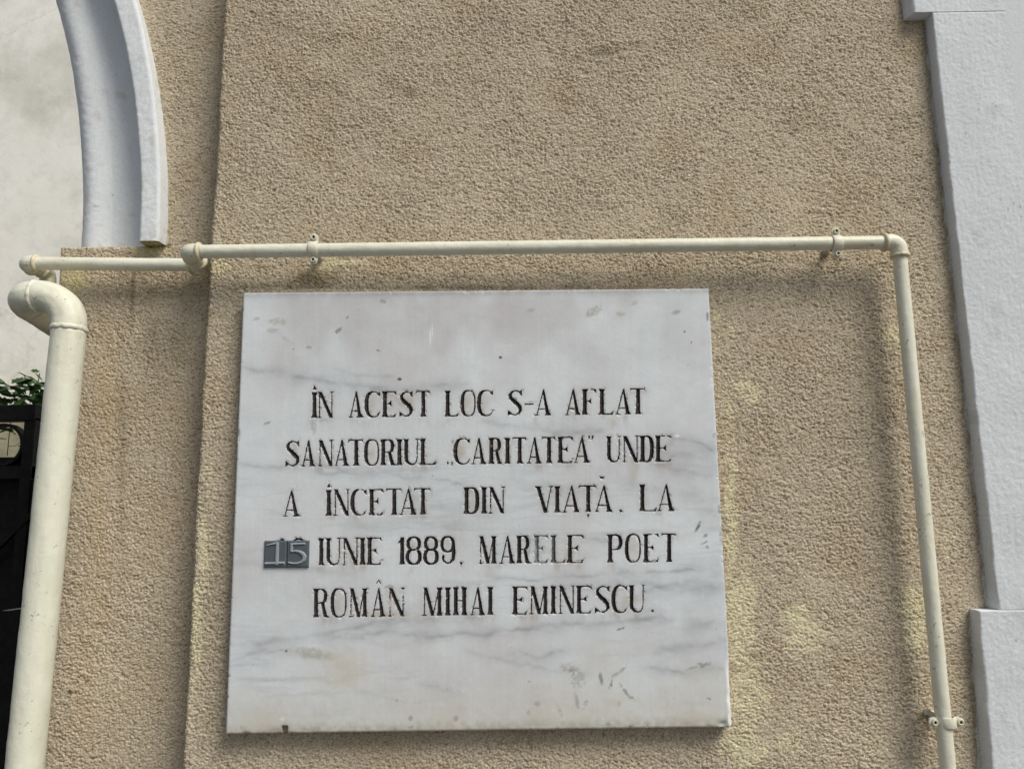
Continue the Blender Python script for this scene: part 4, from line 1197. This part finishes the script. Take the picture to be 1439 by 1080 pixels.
# ------------------------------------------------------------------ iron gate
YG = 0.36
def gz(py, px=20): return P(px, py, YG)[1]
def gx(px_, py=620): return P(px_, py, YG)[0]
gate = thing('iron_gate', 'black painted iron gate with ring ornaments in the archway at the left', 'gate', (gx(20), YG, 0))
XG0, XG1 = XC - (x_jamb_t - XC) + .02, gx(53)
def bar(name, x0, x1, z0, z1, y0, y1, bev=.0015):
    me = box_mesh(name, x0, x1, y0, y1, z0, z1)
    o = link(name, me, M_iron, gate)
    md = o.modifiers.new('edge', 'BEVEL'); md.width = bev; md.segments = 2
    return o
bar('top_rail', XG0, XG1, gz(592), gz(570), YG - .02, YG + .02)
bar('rail', XG0, XG1, gz(673), gz(655), YG - .015, YG + .015)
bar('stile', gx(38), XG1, 0.05, gz(570) - .03, YG - .017, YG + .017)
bar('stile', gx(30, 900), gx(37, 900), 0.05, gz(674), YG - .012, YG + .012)
bar('short_bar', gx(33), gx(39), gz(631), gz(616), YG - .006, YG + .006)
bar('panel', XG0, gx(50), 0.08, gz(668), YG + .020, YG + .024)
bar('panel', XG0, gx(40), gz(668) + .001, gz(641), YG + .020, YG + .023)
# diagonal brace
a = P3(-60, 822, YG - .014); b = P3(42, 722, YG - .014)
dd = (b - a).normalized(); nn = Vector((dd.z, 0, -dd.x))
vv = [q + nn * s * .009 + Vector((0, y, 0)) for q in (a, b) for s in (-1, 1) for y in (-.006, .006)]
link('brace', poly_mesh('brace', vv, [(0, 1, 3, 2), (4, 6, 7, 5), (0, 4, 5, 1), (2, 3, 7, 6), (0, 2, 6, 4), (1, 5, 7, 3)]), M_iron, gate)
rr_ = (gz(594) - gz(656)) / 2 - .002
rcx = gx(38, 624) - rr_ - .002
def ring_mesh(cx_, cz_, R, w, t):
    V = []; F_ = []; n = 64
    for i in range(n):
        a = 2 * math.pi * i / n
        for (r_, y) in ((R, -t), (R - w, -t), (R - w, t), (R, t)):
            V.append((cx_ + r_ * math.cos(a), YG + y, cz_ + r_ * math.sin(a)))
    for i in range(n):
        j = (i + 1) % n
        for k in range(4): F_.append((i * 4 + k, j * 4 + k, j * 4 + (k + 1) % 4, i * 4 + (k + 1) % 4))
    return poly_mesh('ring', V, F_)
k = 0
while rcx - 2 * rr_ * k > XG0:
    link('ring', ring_mesh(rcx - (2 * rr_ + .012) * k, (gz(594) + gz(656)) / 2, rr_, .0065, .012), M_iron, gate); k += 1

# ------------------------------------------------------------------ vine behind the gate
vine = thing('vine', 'green leafy vine showing above and through the black iron gate', 'plant', tuple(P3(25, 640, .8)))
def leaf_mesh(seed):
    r = random.Random(seed)
    lobes = [(0, 1.0), (22, .70), (45, .92), (75, .60), (105, .80), (140, .50), (168, .62), (180, .30)]
    pts = [(math.sin(math.radians(a)) * q * .8, math.cos(math.radians(a)) * q) for a, q in lobes]
    pts = [(x * (1 + .1 * r.uniform(-1, 1)), y) for x, y in pts]
    left = [(-x, y) for x, y in pts[1:-1]][::-1]
    ring = pts + left
    V = [(0, 0, 0.0)] + [(x, y, -.22 * (x * x + y * y) + .08 * r.uniform(-1, 1)) for x, y in ring]
    V += [(x * .5, y * .5, .05) for x, y, z in V[1:]]
    n = len(ring); F_ = []
    for i in range(n):
        j = (i + 1) % n
        F_.append((0, n + 1 + i, n + 1 + j)); F_.append((n + 1 + i, 1 + i, 1 + j, n + 1 + j))
    me = poly_mesh('leaf', V, F_, True); me.materials.append(M_leaf)
    return me
rl = random.Random(3)
LM = [leaf_mesh(s) for s in range(4)]
LE = [(33, 526, 8, .62), (50, 521, 7, .62), (56, 530, 9, .62), (38, 538, 8, .63), (20, 545, 9, .64), (46, 545, 11, .64), (60, 541, 9, .6), (28, 552, 11, .66), (10, 551, 12, .62), (2, 545, 11, .6), (58, 552, 10, .63), (40, 558, 12, .66),
      (14, 562, 14, .64), (26, 564, 12, .6), (50, 563, 13, .62), (64, 560, 12, .6), (4, 566, 13, .66), (36, 568, 12, .68), (60, 569, 10, .6), (-14, 552, 14, .62), (-20, 566, 14, .64), (13, 603, 9, .6), (20, 608, 7, .62), (4, 616, 8, .6), (8, 598, 7, .62), (28, 626, 4, .62), (44, 572, 12, .6), (16, 573, 12, .6), (-5, 574, 14, .6), (32, 578, 12, .6), (2, 606, 6, .63)]
for _ in range(60):
    LE.append((rl.uniform(-25, 66), rl.uniform(534, 582), rl.uniform(10, 15), rl.uniform(.58, .72)))
for i, (lx, ly, sz, Yd) in enumerate(LE):
    o = bpy.data.objects.new('leaf', LM[i % 4]); COL.objects.link(o); o.parent = vine
    c = P3(lx, ly, Yd) - Vector(vine.location)
    s = sz / F_PX * (DIST + Yd) * 1.15
    o.location = c; o.scale = (s, s, s)
    o.rotation_euler = (math.radians(rl.uniform(8, 50)), math.radians(rl.uniform(-25, 25)), math.radians(rl.choice([90, -90, 0, 180, 120]) + rl.uniform(-40, 40)))
def stem_path(pp, Yd, r=.0011):
    pts = [P3(x, y, Yd) for x, y in pp]
    out = []
    for a, b in zip(pts[:-1], pts[1:]): out += line_pts(a, b, .02)[:-1]
    out.append(pts[-1])
    tube('stem', out, r, M_stem, vine, 6, 0)
stem_path([(60, 640), (44, 600), (42, 560), (42, 545), (34, 527)], .64)
stem_path([(42, 560), (52, 545), (56, 524)], .64)
stem_path([(10, 640), (14, 600), (20, 570), (22, 547)], .65)
stem_path([(11, 627), (22, 626), (28, 622), (31, 612)], .6, .0008)
stem_path([(60, 600), (40, 575), (0, 570), (-30, 572)], .67, .002)

# thin wire end poking out beside the riser
wire = tube('loose_wire', [P3(4, 857.5, .10), P3(12, 857, .08), P3(22, 855.5, .06), P3(40, 853, .04)], .0011, M_wire, None, 8, 0, True, [.0007, .0012, .0012, .0012])
wire['label'] = 'thin pale wire end sticking out left of the thick riser pipe'
wire['category'] = 'wire'
print('TRIS', sum(sum(len(p.vertices) - 2 for p in o.data.polygons) if len(o.data.polygons) < 5000 else 2 * len(o.data.polygons) for o in bpy.data.objects if o.type == 'MESH'))
